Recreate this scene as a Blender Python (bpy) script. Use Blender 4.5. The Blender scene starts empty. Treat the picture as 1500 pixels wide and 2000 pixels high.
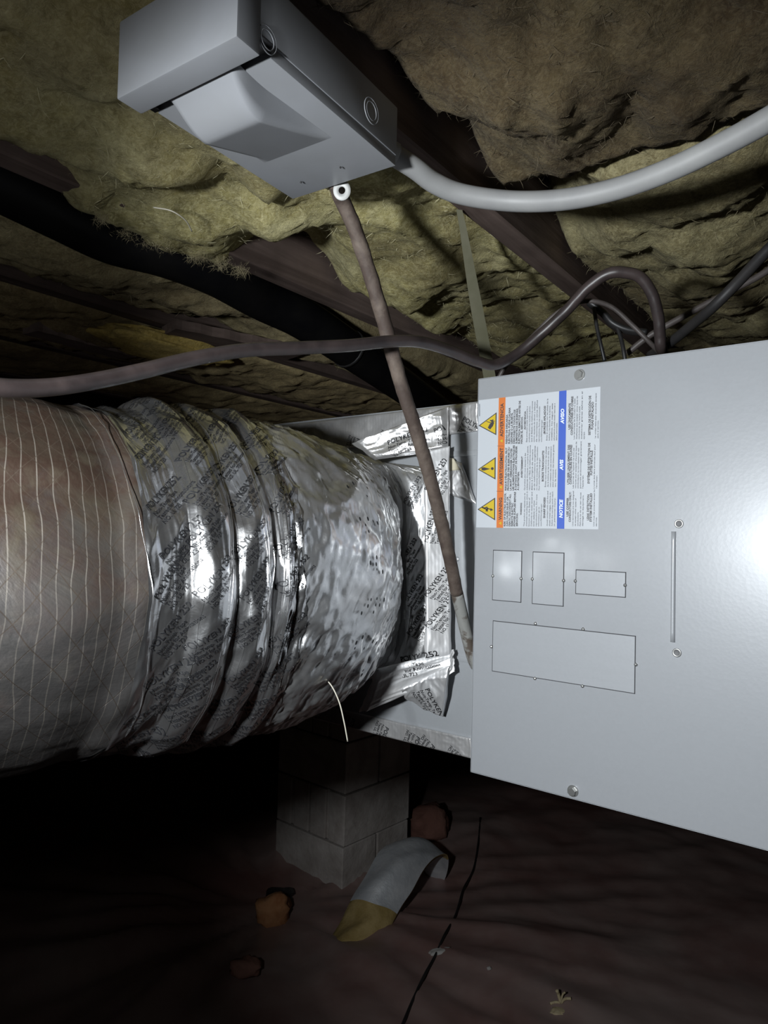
import bpy, bmesh, math, random
import numpy as np
from mathutils import Vector, Matrix
from mathutils.bvhtree import BVHTree
random.seed(7); RNG = np.random.default_rng(7)
SC = bpy.context.scene
COL = SC.collection
PI = math.pi

# ------------------------------------------------------------------ camera
H = 1.5                                   # camera height above the ground
F = 1390.0                                # focal length in pixels of the 1500 x 2000 frame
PITCH, ROLL = math.radians(1.66), math.radians(1.35)
_fw = np.array([0, math.cos(PITCH), math.sin(PITCH)])
_up0 = np.array([0, -math.sin(PITCH), math.cos(PITCH)])
_rt = math.cos(ROLL)*np.array([1., 0, 0]) + math.sin(ROLL)*_up0
_up = -math.sin(ROLL)*np.array([1., 0, 0]) + math.cos(ROLL)*_up0
EYE = np.array([0, 0, H])
cd = bpy.data.cameras.new('camera'); cam = bpy.data.objects.new('camera', cd); COL.objects.link(cam)
cd.sensor_fit = 'VERTICAL'; cd.sensor_height = 36.0; cd.lens = F/2000*36.0
cd.clip_start = 0.02; cd.clip_end = 60
M = Matrix.Identity(4)
for i in range(3):
    M[i][0], M[i][1], M[i][2], M[i][3] = _rt[i], _up[i], -_fw[i], EYE[i]
cam.matrix_world = M
SC.camera = cam

# ------------------------------------------------------------------ world, lamps, exposure
w = bpy.data.worlds.new('world'); SC.world = w; w.use_nodes = True
w.node_tree.nodes['Background'].inputs[0].default_value = (0.66, 0.58, 0.58, 1)
w.node_tree.nodes['Background'].inputs[1].default_value = 0.045
def lamp(name, loc, aim, power, size, angle, blend, color):
    l = bpy.data.lights.new(name, 'SPOT'); l.energy = power; l.shadow_soft_size = size
    l.spot_size = math.radians(angle); l.spot_blend = blend; l.color = color
    o = bpy.data.objects.new(name, l); COL.objects.link(o)
    o.location = loc
    o.rotation_euler = (Vector(aim)-Vector(loc)).to_track_quat('-Z', 'Y').to_euler()
    return o
# the cool hand-held work lamp to the left of the camera
LP = np.array([-0.375, 0.015, H+0.05])
AIM = LP+np.array([math.sin(math.radians(29)), math.cos(math.radians(29)), -0.095])
lamp('work_lamp_beam', LP, AIM, 47, 0.035, 82, 0.55, (0.92, 0.97, 1.0))
lamp('work_lamp_spill', LP, AIM, 3.2, 0.03, 175, 0.6, (0.95, 0.97, 1.0))
SC.view_settings.view_transform = 'Standard'
SC.view_settings.look = 'None'
SC.view_settings.exposure = 0.0
SC.view_settings.gamma = 1.0
SC.view_settings.use_curve_mapping = False

# ------------------------------------------------------------------ helpers
def ray(px, py):
    return _fw + _rt*(px-750)/F + _up*(1000-py)/F
def atY(px, py, Y):
    d = ray(px, py); return EYE + d*(Y/d[1])
def atz(px, py, z):                       # z above the camera
    d = ray(px, py); return EYE + d*(z/d[2])
def atplane(px, py, p, n):
    d = ray(px, py); return EYE + d*(np.dot(np.array(p)-EYE, n)/np.dot(d, n))

def _hash(ix, iy, iz, seed):
    h = (ix*374761393 + iy*668265263 + iz*2147483647 + seed*1274126177) & 0xffffffff
    h = ((h ^ (h >> 13))*1274126177) & 0xffffffff
    h = ((h ^ (h >> 16))*2246822519) & 0xffffffff
    return h ^ (h >> 15)
def noise(P, seed=0):
    P = np.asarray(P, float); i = np.floor(P).astype(np.int64); f = P-i
    u = f*f*f*(f*(f*6-15)+10)
    out = 0
    for dx in (0, 1):
        for dy in (0, 1):
            for dz in (0, 1):
                h = _hash(i[..., 0]+dx, i[..., 1]+dy, i[..., 2]+dz, seed)
                g = np.stack([((h & 255)/127.5-1), (((h >> 8) & 255)/127.5-1), (((h >> 16) & 255)/127.5-1)], -1)
                d = f-np.array([dx, dy, dz])
                wgt = (u[..., 0] if dx else 1-u[..., 0])*(u[..., 1] if dy else 1-u[..., 1])*(u[..., 2] if dz else 1-u[..., 2])
                out = out + wgt*(g*d).sum(-1)
    return out
def fbm(P, oct=4, seed=0, gain=0.5):
    P = np.asarray(P, float); a, o = 1.0, 0
    for k in range(oct):
        o = o + a*noise(P*2**k+k*17.3, seed+k); a *= gain
    return o
def ridge(P, oct=3, seed=0):
    P = np.asarray(P, float); a, o = 1.0, 0
    for k in range(oct):
        o = o + a*(1-2.2*np.abs(noise(P*2**k+k*9.1, seed+k))); a *= 0.5
    return o

def tag(o, label=None, cat=None, group=None, kind=None):
    if label: o['label'] = label
    if cat: o['category'] = cat
    if group: o['group'] = group
    if kind: o['kind'] = kind
    return o
def empty(name, loc, label, cat, group=None):
    o = bpy.data.objects.new(name, None); COL.objects.link(o); o.location = loc; o.empty_display_size = 0.05
    return tag(o, label, cat, group)
def mesh_obj(name, verts, faces, mats, parent=None, smooth=True, midx=None, uv=None):
    me = bpy.data.meshes.new(name)
    verts = np.asarray(verts, float)
    off = np.array(parent.matrix_world.translation) if False else (PLOC[parent.name] if parent else np.zeros(3))
    me.from_pydata((verts-off).tolist(), [], [list(map(int, f)) for f in faces])
    if not isinstance(mats, (list, tuple)): mats = [mats]
    for m in mats: me.materials.append(m)
    if midx is not None: me.polygons.foreach_set('material_index', np.asarray(midx, np.int32))
    if smooth: me.polygons.foreach_set('use_smooth', np.ones(len(me.polygons), bool))
    if uv is not None:
        lay = me.uv_layers.new(name='uv'); li = np.empty(len(me.loops), np.int32); me.loops.foreach_get('vertex_index', li)
        lay.data.foreach_set('uv', np.asarray(uv, np.float32)[li].ravel())
    me.update()
    o = bpy.data.objects.new(name, me); COL.objects.link(o)
    if parent: o.parent = parent
    PLOC[o.name] = off
    return o
PLOC = {}
def thing(name, loc, label, cat, group=None):
    o = empty(name, loc, label, cat, group); PLOC[o.name] = np.array(loc, float); return o
def bm_obj(name, bm, mats, parent=None, smooth=False, midx=None):
    me = bpy.data.meshes.new(name); 
    off = PLOC[parent.name] if parent else np.zeros(3)
    bmesh.ops.translate(bm, verts=bm.verts, vec=Vector(-off))
    bmesh.ops.recalc_face_normals(bm, faces=bm.faces)
    bm.to_mesh(me); bm.free()
    if not isinstance(mats, (list, tuple)): mats = [mats]
    for m in mats: me.materials.append(m)
    if smooth:
        me.polygons.foreach_set('use_smooth', np.ones(len(me.polygons), bool))
        try: me.set_sharp_from_angle(angle=math.radians(35))
        except Exception: pass
    o = bpy.data.objects.new(name, me); COL.objects.link(o)
    if parent: o.parent = parent
    PLOC[o.name] = off
    return o
def bx(bm, o, ax, ay, az, bevel=0.0, mi=0):
    """box with corner o and edge vectors ax, ay, az"""
    o, ax, ay, az = map(lambda v: Vector([float(c) for c in v]), (o, ax, ay, az))
    vs = [bm.verts.new(o+ax*i+ay*j+az*k) for k in (0, 1) for j in (0, 1) for i in (0, 1)]
    fs = [bm.faces.new([vs[i] for i in q]) for q in ((0, 2, 3, 1), (4, 5, 7, 6), (0, 1, 5, 4), (2, 6, 7, 3), (0, 4, 6, 2), (1, 3, 7, 5))]
    for f in fs: f.material_index = mi
    if bevel:
        es = {e for f in fs for e in f.edges}
        bmesh.ops.bevel(bm, geom=list(es), offset=bevel, segments=2, affect='EDGES', profile=0.6)
    return vs
def catmull(pts, n=8):
    P = np.asarray(pts, float); P = np.vstack([2*P[0]-P[1], P, 2*P[-1]-P[-2]]); out = []
    for i in range(1, len(P)-2):
        p0, p1, p2, p3 = P[i-1], P[i], P[i+1], P[i+2]
        for t in np.linspace(0, 1, n, endpoint=False):
            out.append(0.5*((2*p1)+(-p0+p2)*t+(2*p0-5*p1+4*p2-p3)*t*t+(-p0+3*p1-3*p2+p3)*t**3))
    out.append(P[-2]); return np.array(out)
def tube(pts, rad, sides=12, n=8, flat=1.0, wob=0.0, seed=0):
    """verts, faces of a swept tube; pts rows xyz (or xyzr); flat squashes the section"""
    P = np.asarray(pts, float)
    if P.shape[1] == 3: P = np.hstack([P, np.full((len(P), 1), rad)])
    Q = catmull(P, n); C, R = Q[:, :3], Q[:, 3]
    T = np.gradient(C, axis=0); T /= np.linalg.norm(T, axis=1)[:, None]
    up = np.array([0, 0, 1.]) if abs(T[0][2]) < 0.9 else np.array([1., 0, 0])
    N = []; nrm = np.cross(T[0], up); nrm /= np.linalg.norm(nrm)
    for t in T:
        nrm = nrm-t*np.dot(nrm, t); nrm /= np.linalg.norm(nrm); N.append(nrm)
    N = np.array(N); B = np.cross(T, N)
    a = np.linspace(0, 2*PI, sides, endpoint=False)
    V = C[:, None]+R[:, None, None]*(N[:, None]*np.cos(a)[None, :, None]*flat+B[:, None]*np.sin(a)[None, :, None])
    if wob: V = V+(wob*fbm(V*60, 3, seed))[..., None]*N[:, None]
    m = len(C); V = V.reshape(-1, 3); Fc = []
    for i in range(m-1):
        for j in range(sides):
            k = (j+1) % sides
            Fc.append((i*sides+j, i*sides+k, (i+1)*sides+k, (i+1)*sides+j))
    Fc.append(tuple(range(sides-1, -1, -1))); Fc.append(tuple((m-1)*sides+j for j in range(sides)))
    return V, Fc
def join(parts):
    V, Fc, o = [], [], 0
    for v, f in parts:
        V.append(np.asarray(v)); Fc += [tuple(i+o for i in q) for q in f]; o += len(v)
    return np.vstack(V), Fc
def grid_faces(n, m):
    i, j = np.meshgrid(np.arange(n-1), np.arange(m-1), indexing='ij'); a = (i*m+j).ravel()
    return np.stack([a, a+1, a+m+1, a+m], 1)

# ------------------------------------------------------------------ materials
def mat(name, base=(0.5, 0.5, 0.5), rough=0.5, metal=0.0, spec=0.5):
    m = bpy.data.materials.new(name); m.use_nodes = True
    b = m.node_tree.nodes['Principled BSDF']
    b.inputs['Base Color'].default_value = (*base, 1); b.inputs['Roughness'].default_value = rough
    b.inputs['Metallic'].default_value = metal; b.inputs['Specular IOR Level'].default_value = spec
    return m
class NT:
    def __init__(s, m): s.t = m.node_tree; s.b = s.t.nodes['Principled BSDF']
    def n(s, typ, **kw):
        x = s.t.nodes.new(typ)
        for k, v in kw.items(): setattr(x, k, v)
        return x
    def l(s, a, b): s.t.links.new(a, b)
    def coord(s, out='Object', scale=(1, 1, 1)):
        c = s.n('ShaderNodeTexCoord'); mp = s.n('ShaderNodeMapping'); mp.inputs['Scale'].default_value = scale
        s.l(c.outputs[out], mp.inputs[0]); return mp.outputs[0]
    def noise(s, vec, scale, detail=4, rough=0.55, dist=0.0):
        x = s.n('ShaderNodeTexNoise'); x.inputs['Scale'].default_value = scale; x.inputs['Detail'].default_value = detail
        x.inputs['Roughness'].default_value = rough; x.inputs['Distortion'].default_value = dist
        s.l(vec, x.inputs['Vector']); return x.outputs['Fac']
    def ramp(s, fac, stops):
        r = s.n('ShaderNodeValToRGB'); e = r.color_ramp.elements
        while len(e) < len(stops): e.new(0.5)
        for k, (p, c) in enumerate(stops):
            e[k].position = p; e[k].color = (*c, 1) if len(c) == 3 else c
        s.l(fac, r.inputs[0]); return r.outputs[0]
    def mix(s, fac, a, b, typ='MIX'):
        x = s.n('ShaderNodeMix', data_type='RGBA', blend_type=typ)
        for v, k in ((fac, 0), (a, 6), (b, 7)):
            if hasattr(v, 'links'): s.l(v, x.inputs[k])
            else: x.inputs[k].default_value = v if k == 0 else (*v, 1)
        return x.outputs[2]
    def math(s, op, a, b=0.0, clamp=False):
        x = s.n('ShaderNodeMath', operation=op); x.use_clamp = clamp
        for v, k in ((a, 0), (b, 1)):
            if hasattr(v, 'links'): s.l(v, x.inputs[k])
            else: x.inputs[k].default_value = v
        return x.outputs[0]
    def bump(s, h, strength=0.3, dist=0.002, prev=None):
        x = s.n('ShaderNodeBump'); x.inputs['Strength'].default_value = strength; x.inputs['Distance'].default_value = dist
        s.l(h, x.inputs['Height'])
        if prev is not None: s.l(prev, x.inputs['Normal'])
        s.l(x.outputs[0], s.b.inputs['Normal']); return x.outputs[0]
    def base(s, c): s.l(c, s.b.inputs['Base Color'])
    def rough(s, c): s.l(c, s.b.inputs['Roughness'])
def G(v): return (v, v, v)

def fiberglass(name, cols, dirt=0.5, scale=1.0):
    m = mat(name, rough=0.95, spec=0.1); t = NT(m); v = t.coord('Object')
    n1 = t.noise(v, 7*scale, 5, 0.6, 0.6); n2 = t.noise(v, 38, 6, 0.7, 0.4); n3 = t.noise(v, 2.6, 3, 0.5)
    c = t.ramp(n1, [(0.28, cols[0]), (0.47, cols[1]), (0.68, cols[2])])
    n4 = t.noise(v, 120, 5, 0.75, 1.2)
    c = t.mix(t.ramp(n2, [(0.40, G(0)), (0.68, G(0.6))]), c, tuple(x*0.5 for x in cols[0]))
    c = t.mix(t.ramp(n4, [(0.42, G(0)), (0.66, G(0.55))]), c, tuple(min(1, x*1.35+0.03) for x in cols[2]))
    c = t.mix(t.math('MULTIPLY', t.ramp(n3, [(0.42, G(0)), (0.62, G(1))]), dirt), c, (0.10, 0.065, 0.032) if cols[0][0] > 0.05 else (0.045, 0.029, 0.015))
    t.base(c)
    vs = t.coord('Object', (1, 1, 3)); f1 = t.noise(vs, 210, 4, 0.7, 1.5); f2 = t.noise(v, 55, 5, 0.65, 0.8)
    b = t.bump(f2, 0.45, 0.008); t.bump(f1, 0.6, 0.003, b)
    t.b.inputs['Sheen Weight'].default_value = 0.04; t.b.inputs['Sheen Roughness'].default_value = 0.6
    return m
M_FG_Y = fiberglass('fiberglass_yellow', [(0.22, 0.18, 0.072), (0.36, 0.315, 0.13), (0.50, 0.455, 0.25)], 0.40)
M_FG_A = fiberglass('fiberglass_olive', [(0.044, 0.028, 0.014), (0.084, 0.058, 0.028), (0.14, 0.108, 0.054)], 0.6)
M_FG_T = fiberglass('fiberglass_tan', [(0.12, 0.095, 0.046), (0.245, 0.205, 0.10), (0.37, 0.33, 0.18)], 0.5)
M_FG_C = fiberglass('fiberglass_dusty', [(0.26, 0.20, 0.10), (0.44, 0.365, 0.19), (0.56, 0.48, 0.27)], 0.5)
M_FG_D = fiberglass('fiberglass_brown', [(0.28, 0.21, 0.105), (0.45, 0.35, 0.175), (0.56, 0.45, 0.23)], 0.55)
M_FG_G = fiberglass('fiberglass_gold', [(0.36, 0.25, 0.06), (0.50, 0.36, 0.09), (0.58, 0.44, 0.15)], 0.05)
M_FIBER = mat('fiber_strand', (0.54, 0.50, 0.32), 0.8)
M_FIBER_K = mat('fiber_strand_dark', (0.09, 0.07, 0.042), 0.85)
M_FIBER_D = mat('fiber_strand_dull', (0.26, 0.22, 0.13), 0.8)

def wood(name, a, b, axis_scale):
    m = mat(name, rough=0.85, spec=0.2); t = NT(m); v = t.coord('Object', axis_scale)
    n = t.noise(v, 30, 6, 0.65, 0.4); n2 = t.noise(t.coord('Object'), 5, 4)
    c = t.ramp(n, [(0.3, a), (0.7, b)])
    c = t.mix(t.ramp(n2, [(0.4, G(0)), (0.65, G(0.6))]), c, tuple(x*0.5 for x in a)); t.base(c)
    t.bump(n, 0.5, 0.003); return m
M_WOOD = wood('old_joist_wood', (0.075, 0.052, 0.044), (0.21, 0.155, 0.135), (1, 1, 1))
M_WOOD_G = wood('weathered_wood', (0.16, 0.115, 0.10), (0.33, 0.26, 0.23), (1, 1, 1))
M_SUBFLOOR = wood('subfloor_boards', (0.05, 0.035, 0.025), (0.10, 0.07, 0.05), (1, 1, 1))

def galv(name, base=(0.43, 0.445, 0.47), rough=0.40, metal=0.10):
    m = mat(name, base, rough, metal); t = NT(m); v = t.coord('Object')
    vo = t.n('ShaderNodeTexVoronoi'); vo.inputs['Scale'].default_value = 260; t.l(v, vo.inputs['Vector'])
    n = t.noise(v, 900, 2, 0.6); n2 = t.noise(v, 6, 4, 0.6); n3 = t.noise(t.coord('Object', (3, 3, 160)), 1, 3)
    k = t.math('ADD', t.math('MULTIPLY', vo.outputs['Color'], 0.05), t.math('MULTIPLY', n2, 0.10))
    k = t.math('ADD', k, t.math('MULTIPLY', n3, 0.05))
    c = t.mix(t.math('ADD', k, -0.02), base, tuple(x*0.45 for x in base)); t.base(c)
    r = t.math('ADD', t.math('MULTIPLY', n2, 0.16), rough-0.08); t.rough(r)
    h = t.math('ADD', t.math('MULTIPLY', n, 0.6), vo.outputs['Distance'])
    t.bump(h, 0.10, 0.0004)
    t.b.inputs['Coat Weight'].default_value = 1.0; t.b.inputs['Coat Roughness'].default_value = 0.14; return m
M_GALV = galv('galvanized_panel')
M_GALV2 = galv('galvanized_duct', (0.50, 0.52, 0.545), 0.36, 0.35)
M_SLOT = mat('dark_gap', (0.05, 0.05, 0.055), 0.8)
M_BOLT = mat('zinc_bolt', (0.40, 0.40, 0.39), 0.35, 0.8)
M_HOLE = mat('hole_grey', (0.16, 0.16, 0.165), 0.6)

def foil(name, base=(0.86, 0.86, 0.87), rough=0.17, emboss=1.0, wr=1.0, metal=0.96):
    m = mat(name, base, rough, metal); t = NT(m); v = t.coord('Object'); u = t.coord('UV')
    n1 = t.noise(v, 60, 4, 0.6, 0.8); n2 = t.noise(v, 16, 4, 0.55, 0.5)
    wv = t.n('ShaderNodeTexWave'); wv.inputs['Scale'].default_value = 55; wv.inputs['Distortion'].default_value = 1.2
    wv.inputs['Detail'].default_value = 1; t.l(u, wv.inputs['Vector'])
    b = t.bump(n2, 0.12*wr, 0.010); b = t.bump(n1, 0.11*wr, 0.003, b)
    if emboss: t.bump(wv.outputs['Fac'], 0.10*emboss, 0.0006, b)
    t.base(t.mix(t.ramp(n2, [(0.45, G(0)), (0.75, G(0.35))]), base, (0.55, 0.5, 0.45)))
    t.rough(t.math('ADD', t.math('MULTIPLY', n1, 0.16), rough-0.06))
    return m
M_FOIL = foil('foil_tape', rough=0.185, emboss=1.6)
M_FOIL_B = foil('foil_tape_bright', (0.9, 0.9, 0.91), 0.38, 1.4, 0.8, 0.72)
M_FOIL_S = foil('foil_flange_strip', (0.9, 0.9, 0.91), 0.45, 1.4, 0.8, 0.45)
M_FOIL_P = foil('foil_tape_on_sheet_metal', (0.84, 0.83, 0.83), 0.30, 1.2, 1.0, 0.72)
M_FOIL_J = foil('foil_jacket_end', (0.74, 0.745, 0.755), 0.30, 0.0, 1.4, 0.9)
def jacket_mat():
    m = mat('dirty_foil_jacket', (0.6, 0.59, 0.57), 0.35, 0.85); t = NT(m); v = t.coord('Object'); u = t.coord('UV')
    sx = t.n('ShaderNodeSeparateXYZ'); t.l(u, sx.inputs[0]); s, a = sx.outputs[0], sx.outputs[1]
    def lines(expr, period, width):
        fr = t.math('FRACT', t.math('DIVIDE', expr, period)); d = t.math('ABSOLUTE', t.math('SUBTRACT', fr, 0.5))
        return t.math('LESS_THAN', d, width/period/2)
    wob = t.math('MULTIPLY', t.math('SUBTRACT', t.noise(v, 9, 2), 0.5), 0.010)
    s2 = t.math('ADD', s, wob)
    ring = lines(s2, 0.0082, 0.0007)
    d1 = lines(t.math('ADD', s2, t.math('MULTIPLY', a, 0.55)), 0.022, 0.0008)
    d2 = lines(t.math('SUBTRACT', s2, t.math('MULTIPLY', a, 0.55)), 0.022, 0.0008)
    dg = t.math('MAXIMUM', d1, d2)
    n1 = t.noise(v, 6, 6, 0.65, 0.6); n2 = t.noise(v, 34, 5, 0.7, 0.3)
    top = t.n('ShaderNodeSeparateXYZ'); t.l(t.coord('Object'), top.inputs[0])
    hi = t.math('MULTIPLY', t.math('ADD', top.outputs[2], 0.0), 1.6)
    dirt = t.math('ADD', t.math('ADD', n1, hi), t.math('MULTIPLY', t.math('SUBTRACT', n2, 0.5), 0.5))
    dm = t.ramp(dirt, [(0.32, G(0.25)), (0.52, G(0.6)), (0.74, G(0.97))])
    dcol = t.ramp(t.noise(v, 17, 4, 0.6), [(0.35, (0.056, 0.042, 0.026)), (0.55, (0.040, 0.019, 0.010)), (0.75, (0.080, 0.066, 0.042))])
    c = t.mix(dm, (0.13, 0.128, 0.128), dcol)
    c = t.mix(t.math('MULTIPLY', ring, t.math('MULTIPLY', t.noise(v, 13, 3), 0.75)), c, (0.32, 0.29, 0.25))
    c = t.mix(t.math('MULTIPLY', dg, 0.6), c, (0.07, 0.05, 0.035)); t.base(c)
    t.l(t.math('SUBTRACT', 0.88, t.math('MULTIPLY', dm, 0.8), True), t.b.inputs['Metallic'])
    t.rough(t.math('ADD', t.math('MULTIPLY', dm, 0.40), 0.33))
    b = t.bump(n1, 0.35, 0.012); b = t.bump(n2, 0.18, 0.004, b)
    t.bump(t.math('ADD', ring, t.math('MULTIPLY', dg, 0.35)), 0.55, 0.0016, b)
    return m
M_JACKET = jacket_mat()
M_INK = mat('printed_black_ink', (0.016, 0.016, 0.018), 0.45)
M_STRING = mat('pale_string', (0.62, 0.58, 0.48), 0.6)

def noisy(name, a, b, scale, rough=0.6, bump=0.2, dist=0.003, metal=0.0, lo=0.35, hi=0.65, spec=0.5, detail=5):
    m = mat(name, a, rough, metal, spec); t = NT(m); v = t.coord('Object'); n = t.noise(v, scale, detail, 0.62, 0.3)
    t.base(t.ramp(n, [(lo, a), (hi, b)])); t.bump(t.noise(v, scale*3, 4, 0.6), bump, dist); return m
M_BOX = noisy('grey_enamel', (0.25, 0.257, 0.275), (0.225, 0.23, 0.24), 9, 0.42, 0.05, 0.0006)
M_BOX_IN = mat('knockout_shadow', (0.12, 0.12, 0.13), 0.6)
M_WHITE = mat('white_plastic', (0.5, 0.5, 0.485), 0.5)
M_CONDUIT = noisy('grey_conduit_vinyl', (0.25, 0.25, 0.25), (0.30, 0.30, 0.295), 14, 0.5, 0.05, 0.001)
M_CABLE = noisy('brown_black_cable', (0.026, 0.020, 0.020), (0.058, 0.043, 0.041), 20, 0.40, 0.1, 0.001)
M_BLACK = noisy('black_rubber', (0.012, 0.012, 0.013), (0.028, 0.026, 0.026), 16, 0.45, 0.1, 0.001)
M_PIPE_K = noisy('black_plastic_pipe', (0.004, 0.004, 0.005), (0.008, 0.0075, 0.0075), 12, 0.5, 0.05, 0.001, spec=0.12)
M_WHIP = noisy('soiled_cable_sheath', (0.065, 0.045, 0.036), (0.19, 0.15, 0.12), 26, 0.75, 0.5, 0.002, lo=0.42, hi=0.78)
M_WHIP2 = noisy('worn_cable_sheath', (0.09, 0.07, 0.055), (0.27, 0.27, 0.255), 30, 0.65, 0.3, 0.002, lo=0.46, hi=0.54)
M_STRAP = noisy('dull_hanger_strap', (0.19, 0.185, 0.12), (0.24, 0.23, 0.16), 18, 0.5, 0.05, 0.001, metal=0.4)
M_THIN = noisy('grey_brown_wire', (0.055, 0.045, 0.042), (0.10, 0.085, 0.08), 30, 0.5, 0.1, 0.001)
M_BLOCK = noisy('concrete_block', (0.34, 0.30, 0.275), (0.50, 0.46, 0.43), 9, 0.95, 0.6, 0.006, spec=0.1)
M_BLOCKW = noisy('foundation_block', (0.13, 0.12, 0.11), (0.2, 0.185, 0.17), 7, 0.95, 0.6, 0.006, spec=0.1)
M_CLAY = noisy('red_clay_ground', (0.16, 0.072, 0.055), (0.26, 0.135, 0.105), 3.2, 0.9, 0.6, 0.02, spec=0.2)
M_SHEET = noisy('dusty_plastic_sheet', (0.21, 0.112, 0.098), (0.33, 0.25, 0.23), 1.6, 0.45, 0.25, 0.012, spec=0.5)
M_BRICK = noisy('orange_brick', (0.36, 0.15, 0.06), (0.48, 0.24, 0.11), 22, 0.9, 0.5, 0.004)
M_SCRAPF = noisy('dull_foil_facing', (0.55, 0.57, 0.60), (0.75, 0.76, 0.78), 11, 0.48, 0.4, 0.006, metal=0.35)
M_SCRAPB = noisy('soiled_yellow_backing', (0.30, 0.21, 0.07), (0.42, 0.31, 0.13), 18, 0.9, 0.5, 0.006)
M_TAN = noisy('dry_tan_debris', (0.42, 0.34, 0.2), (0.56, 0.47, 0.3), 40, 0.85, 0.4, 0.003)
M_PALE = noisy('pale_debris', (0.40, 0.38, 0.36), (0.5, 0.48, 0.46), 40, 0.85, 0.4, 0.003)
M_LABEL = mat('white_label', (0.58, 0.61, 0.65), 0.45)
M_ORANGE = mat('orange_print', (0.70, 0.20, 0.045), 0.45)
M_BLUE = mat('blue_print', (0.055, 0.125, 0.55), 0.45)
M_YELLOW = mat('yellow_print', (0.66, 0.48, 0.03), 0.45)
M_BROWNK = mat('dark_print', (0.055, 0.05, 0.055), 0.5)
M_GREYT = mat('grey_print', (0.19, 0.20, 0.22), 0.5)
M_WHITEP = mat('white_print', (0.80, 0.86, 0.95), 0.5)
M_CREAM = mat('cream_paper', (0.62, 0.57, 0.43), 0.6)

# ------------------------------------------------------------------ text stamps
_tc = {}
def text_mesh(s, bold=0.014):
    """unit text: verts (x right, y up), caps 1 high, starting at x = 0; faces"""
    if (s, bold) in _tc: return _tc[(s, bold)]
    cu = bpy.data.curves.new('t', 'FONT'); cu.body = s; cu.size = 1.0; cu.resolution_u = 2; cu.fill_mode = 'FRONT'; cu.offset = bold
    o = bpy.data.objects.new('t', cu); COL.objects.link(o)
    dg = bpy.context.evaluated_depsgraph_get(); me = bpy.data.meshes.new_from_object(o.evaluated_get(dg))
    v = np.array([p.co[:2] for p in me.vertices]) if len(me.vertices) else np.zeros((0, 2))
    f = [tuple(p.vertices) for p in me.polygons]
    bpy.data.objects.remove(o); bpy.data.curves.remove(cu); bpy.data.meshes.remove(me)
    if len(v): v[:, 0] -= v[:, 0].min(); v /= 0.69
    _tc[(s, bold)] = (v, f); return v, f

# ------------------------------------------------------------------ the setting
ANG = math.radians(54.5)
J = np.array([math.cos(ANG), math.sin(ANG), 0]); Q = np.array([math.sin(ANG), -math.cos(ANG), 0]); UP = np.array([0, 0, 1.])
def sq(s, q, z): return J*s+Q*q+UP*(H+z)
def to_sq(px, py, z):
    p = atz(px, py, z)-EYE; return np.dot(p, J), np.dot(p, Q)
ZJ = 0.42                                 # joist undersides above the camera

# ground
n, m = 150, 150
X, Yg = np.meshgrid(np.linspace(-4.2, 4.2, n), np.linspace(-2.2, 7.2, m), indexing='ij')
Z = 0.02+0.05*fbm(np.stack([X*0.9, Yg*0.9, X*0], -1), 5, 3)
mesh_obj('floor', np.stack([X, Yg, Z], -1).reshape(-1, 3), grid_faces(n, m)[:, ::-1], M_CLAY)['kind'] = 'structure'
def wall(name, o, a, hgt, t, nrm):
    bm = bmesh.new(); bx(bm, o, a, np.array(nrm)*t, (0, 0, hgt)); b = bm_obj(name, bm, M_BLOCKW); b['kind'] = 'structure'; return b
wall('wall_back', (-4.2, 7.0, -0.1), (8.4, 0, 0), 2.3, 0.2, (0, 1, 0))
wall('wall_left', (-4.2, -2.2, -0.1), (0, 9.2, 0), 2.3, 0.2, (-1, 0, 0))
wall('wall_right', (4.2, -2.2, -0.1), (0, 9.2, 0), 2.3, 0.2, (1, 0, 0))
wall('wall_front', (-4.2, -2.2, -0.1), (8.4, 0, 0), 2.3, 0.2, (0, -1, 0))
bm = bmesh.new(); bx(bm, (-4.4, -2.4, H+ZJ+0.235), (8.8, 0, 0), (0, 9.6, 0), (0, 0, 0.02)); ce = bm_obj('ceiling', bm, M_SUBFLOOR); ce['kind'] = 'structure'

# ------------------------------------------------------------------ joists
JW = 0.038
joist_q = {0: -0.422, 1: -0.822, 2: -1.222, 3: -1.622, 4: -2.03, -1: -0.016}
jl = {0: 'brown floor joist carrying the grey disconnect box', 1: 'floor joist running alongside the black plastic pipe',
      2: 'floor joist beside the gold insulation scrap', 3: 'shadowed floor joist above the left end of the duct',
      4: 'dark far floor joist behind the foil duct', -1: 'floor joist directly above the camera', -2: 'floor joist over the furnace cabinet', -3: 'outer floor joist right of the furnace'}
for k, q1 in joist_q.items():
    s0, s1 = (-1.2, 4.6)
    ns = 60; ss = np.linspace(s0, s1, ns); verts = []; 
    for s in ss:
        wv = 0.002*math.sin(s*3+k)
        for (dq, z) in ((-JW, ZJ+0.002), (-JW+0.003, ZJ), (-0.003, ZJ), (0, ZJ+0.002), (0, ZJ+0.234), (-JW, ZJ+0.234)):
            verts.append(sq(s, q1+dq+wv, z))
    fc = []
    for i in range(ns-1):
        for j in range(6):
            a, b = i*6+j, i*6+(j+1) % 6; fc.append((a, b, b+6, a+6))
    fc += [(5, 4, 3, 2, 1, 0), tuple((ns-1)*6+j for j in range(6))]
    # grain must run with the joist: build in a turned local frame
    L = np.array(verts)-EYE; loc = np.stack([L@J, L@Q, L[:, 2]], -1)
    me_o = mesh_obj('floor_joist', loc, fc, M_WOOD, smooth=False)
    me_o.matrix_world = Matrix(((J[0], Q[0], 0, 0), (J[1], Q[1], 0, 0), (0, 0, -1*-1, H), (0, 0, 0, 1)))
    tag(me_o, jl[k], 'joist', 'floor joists under the house')
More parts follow.
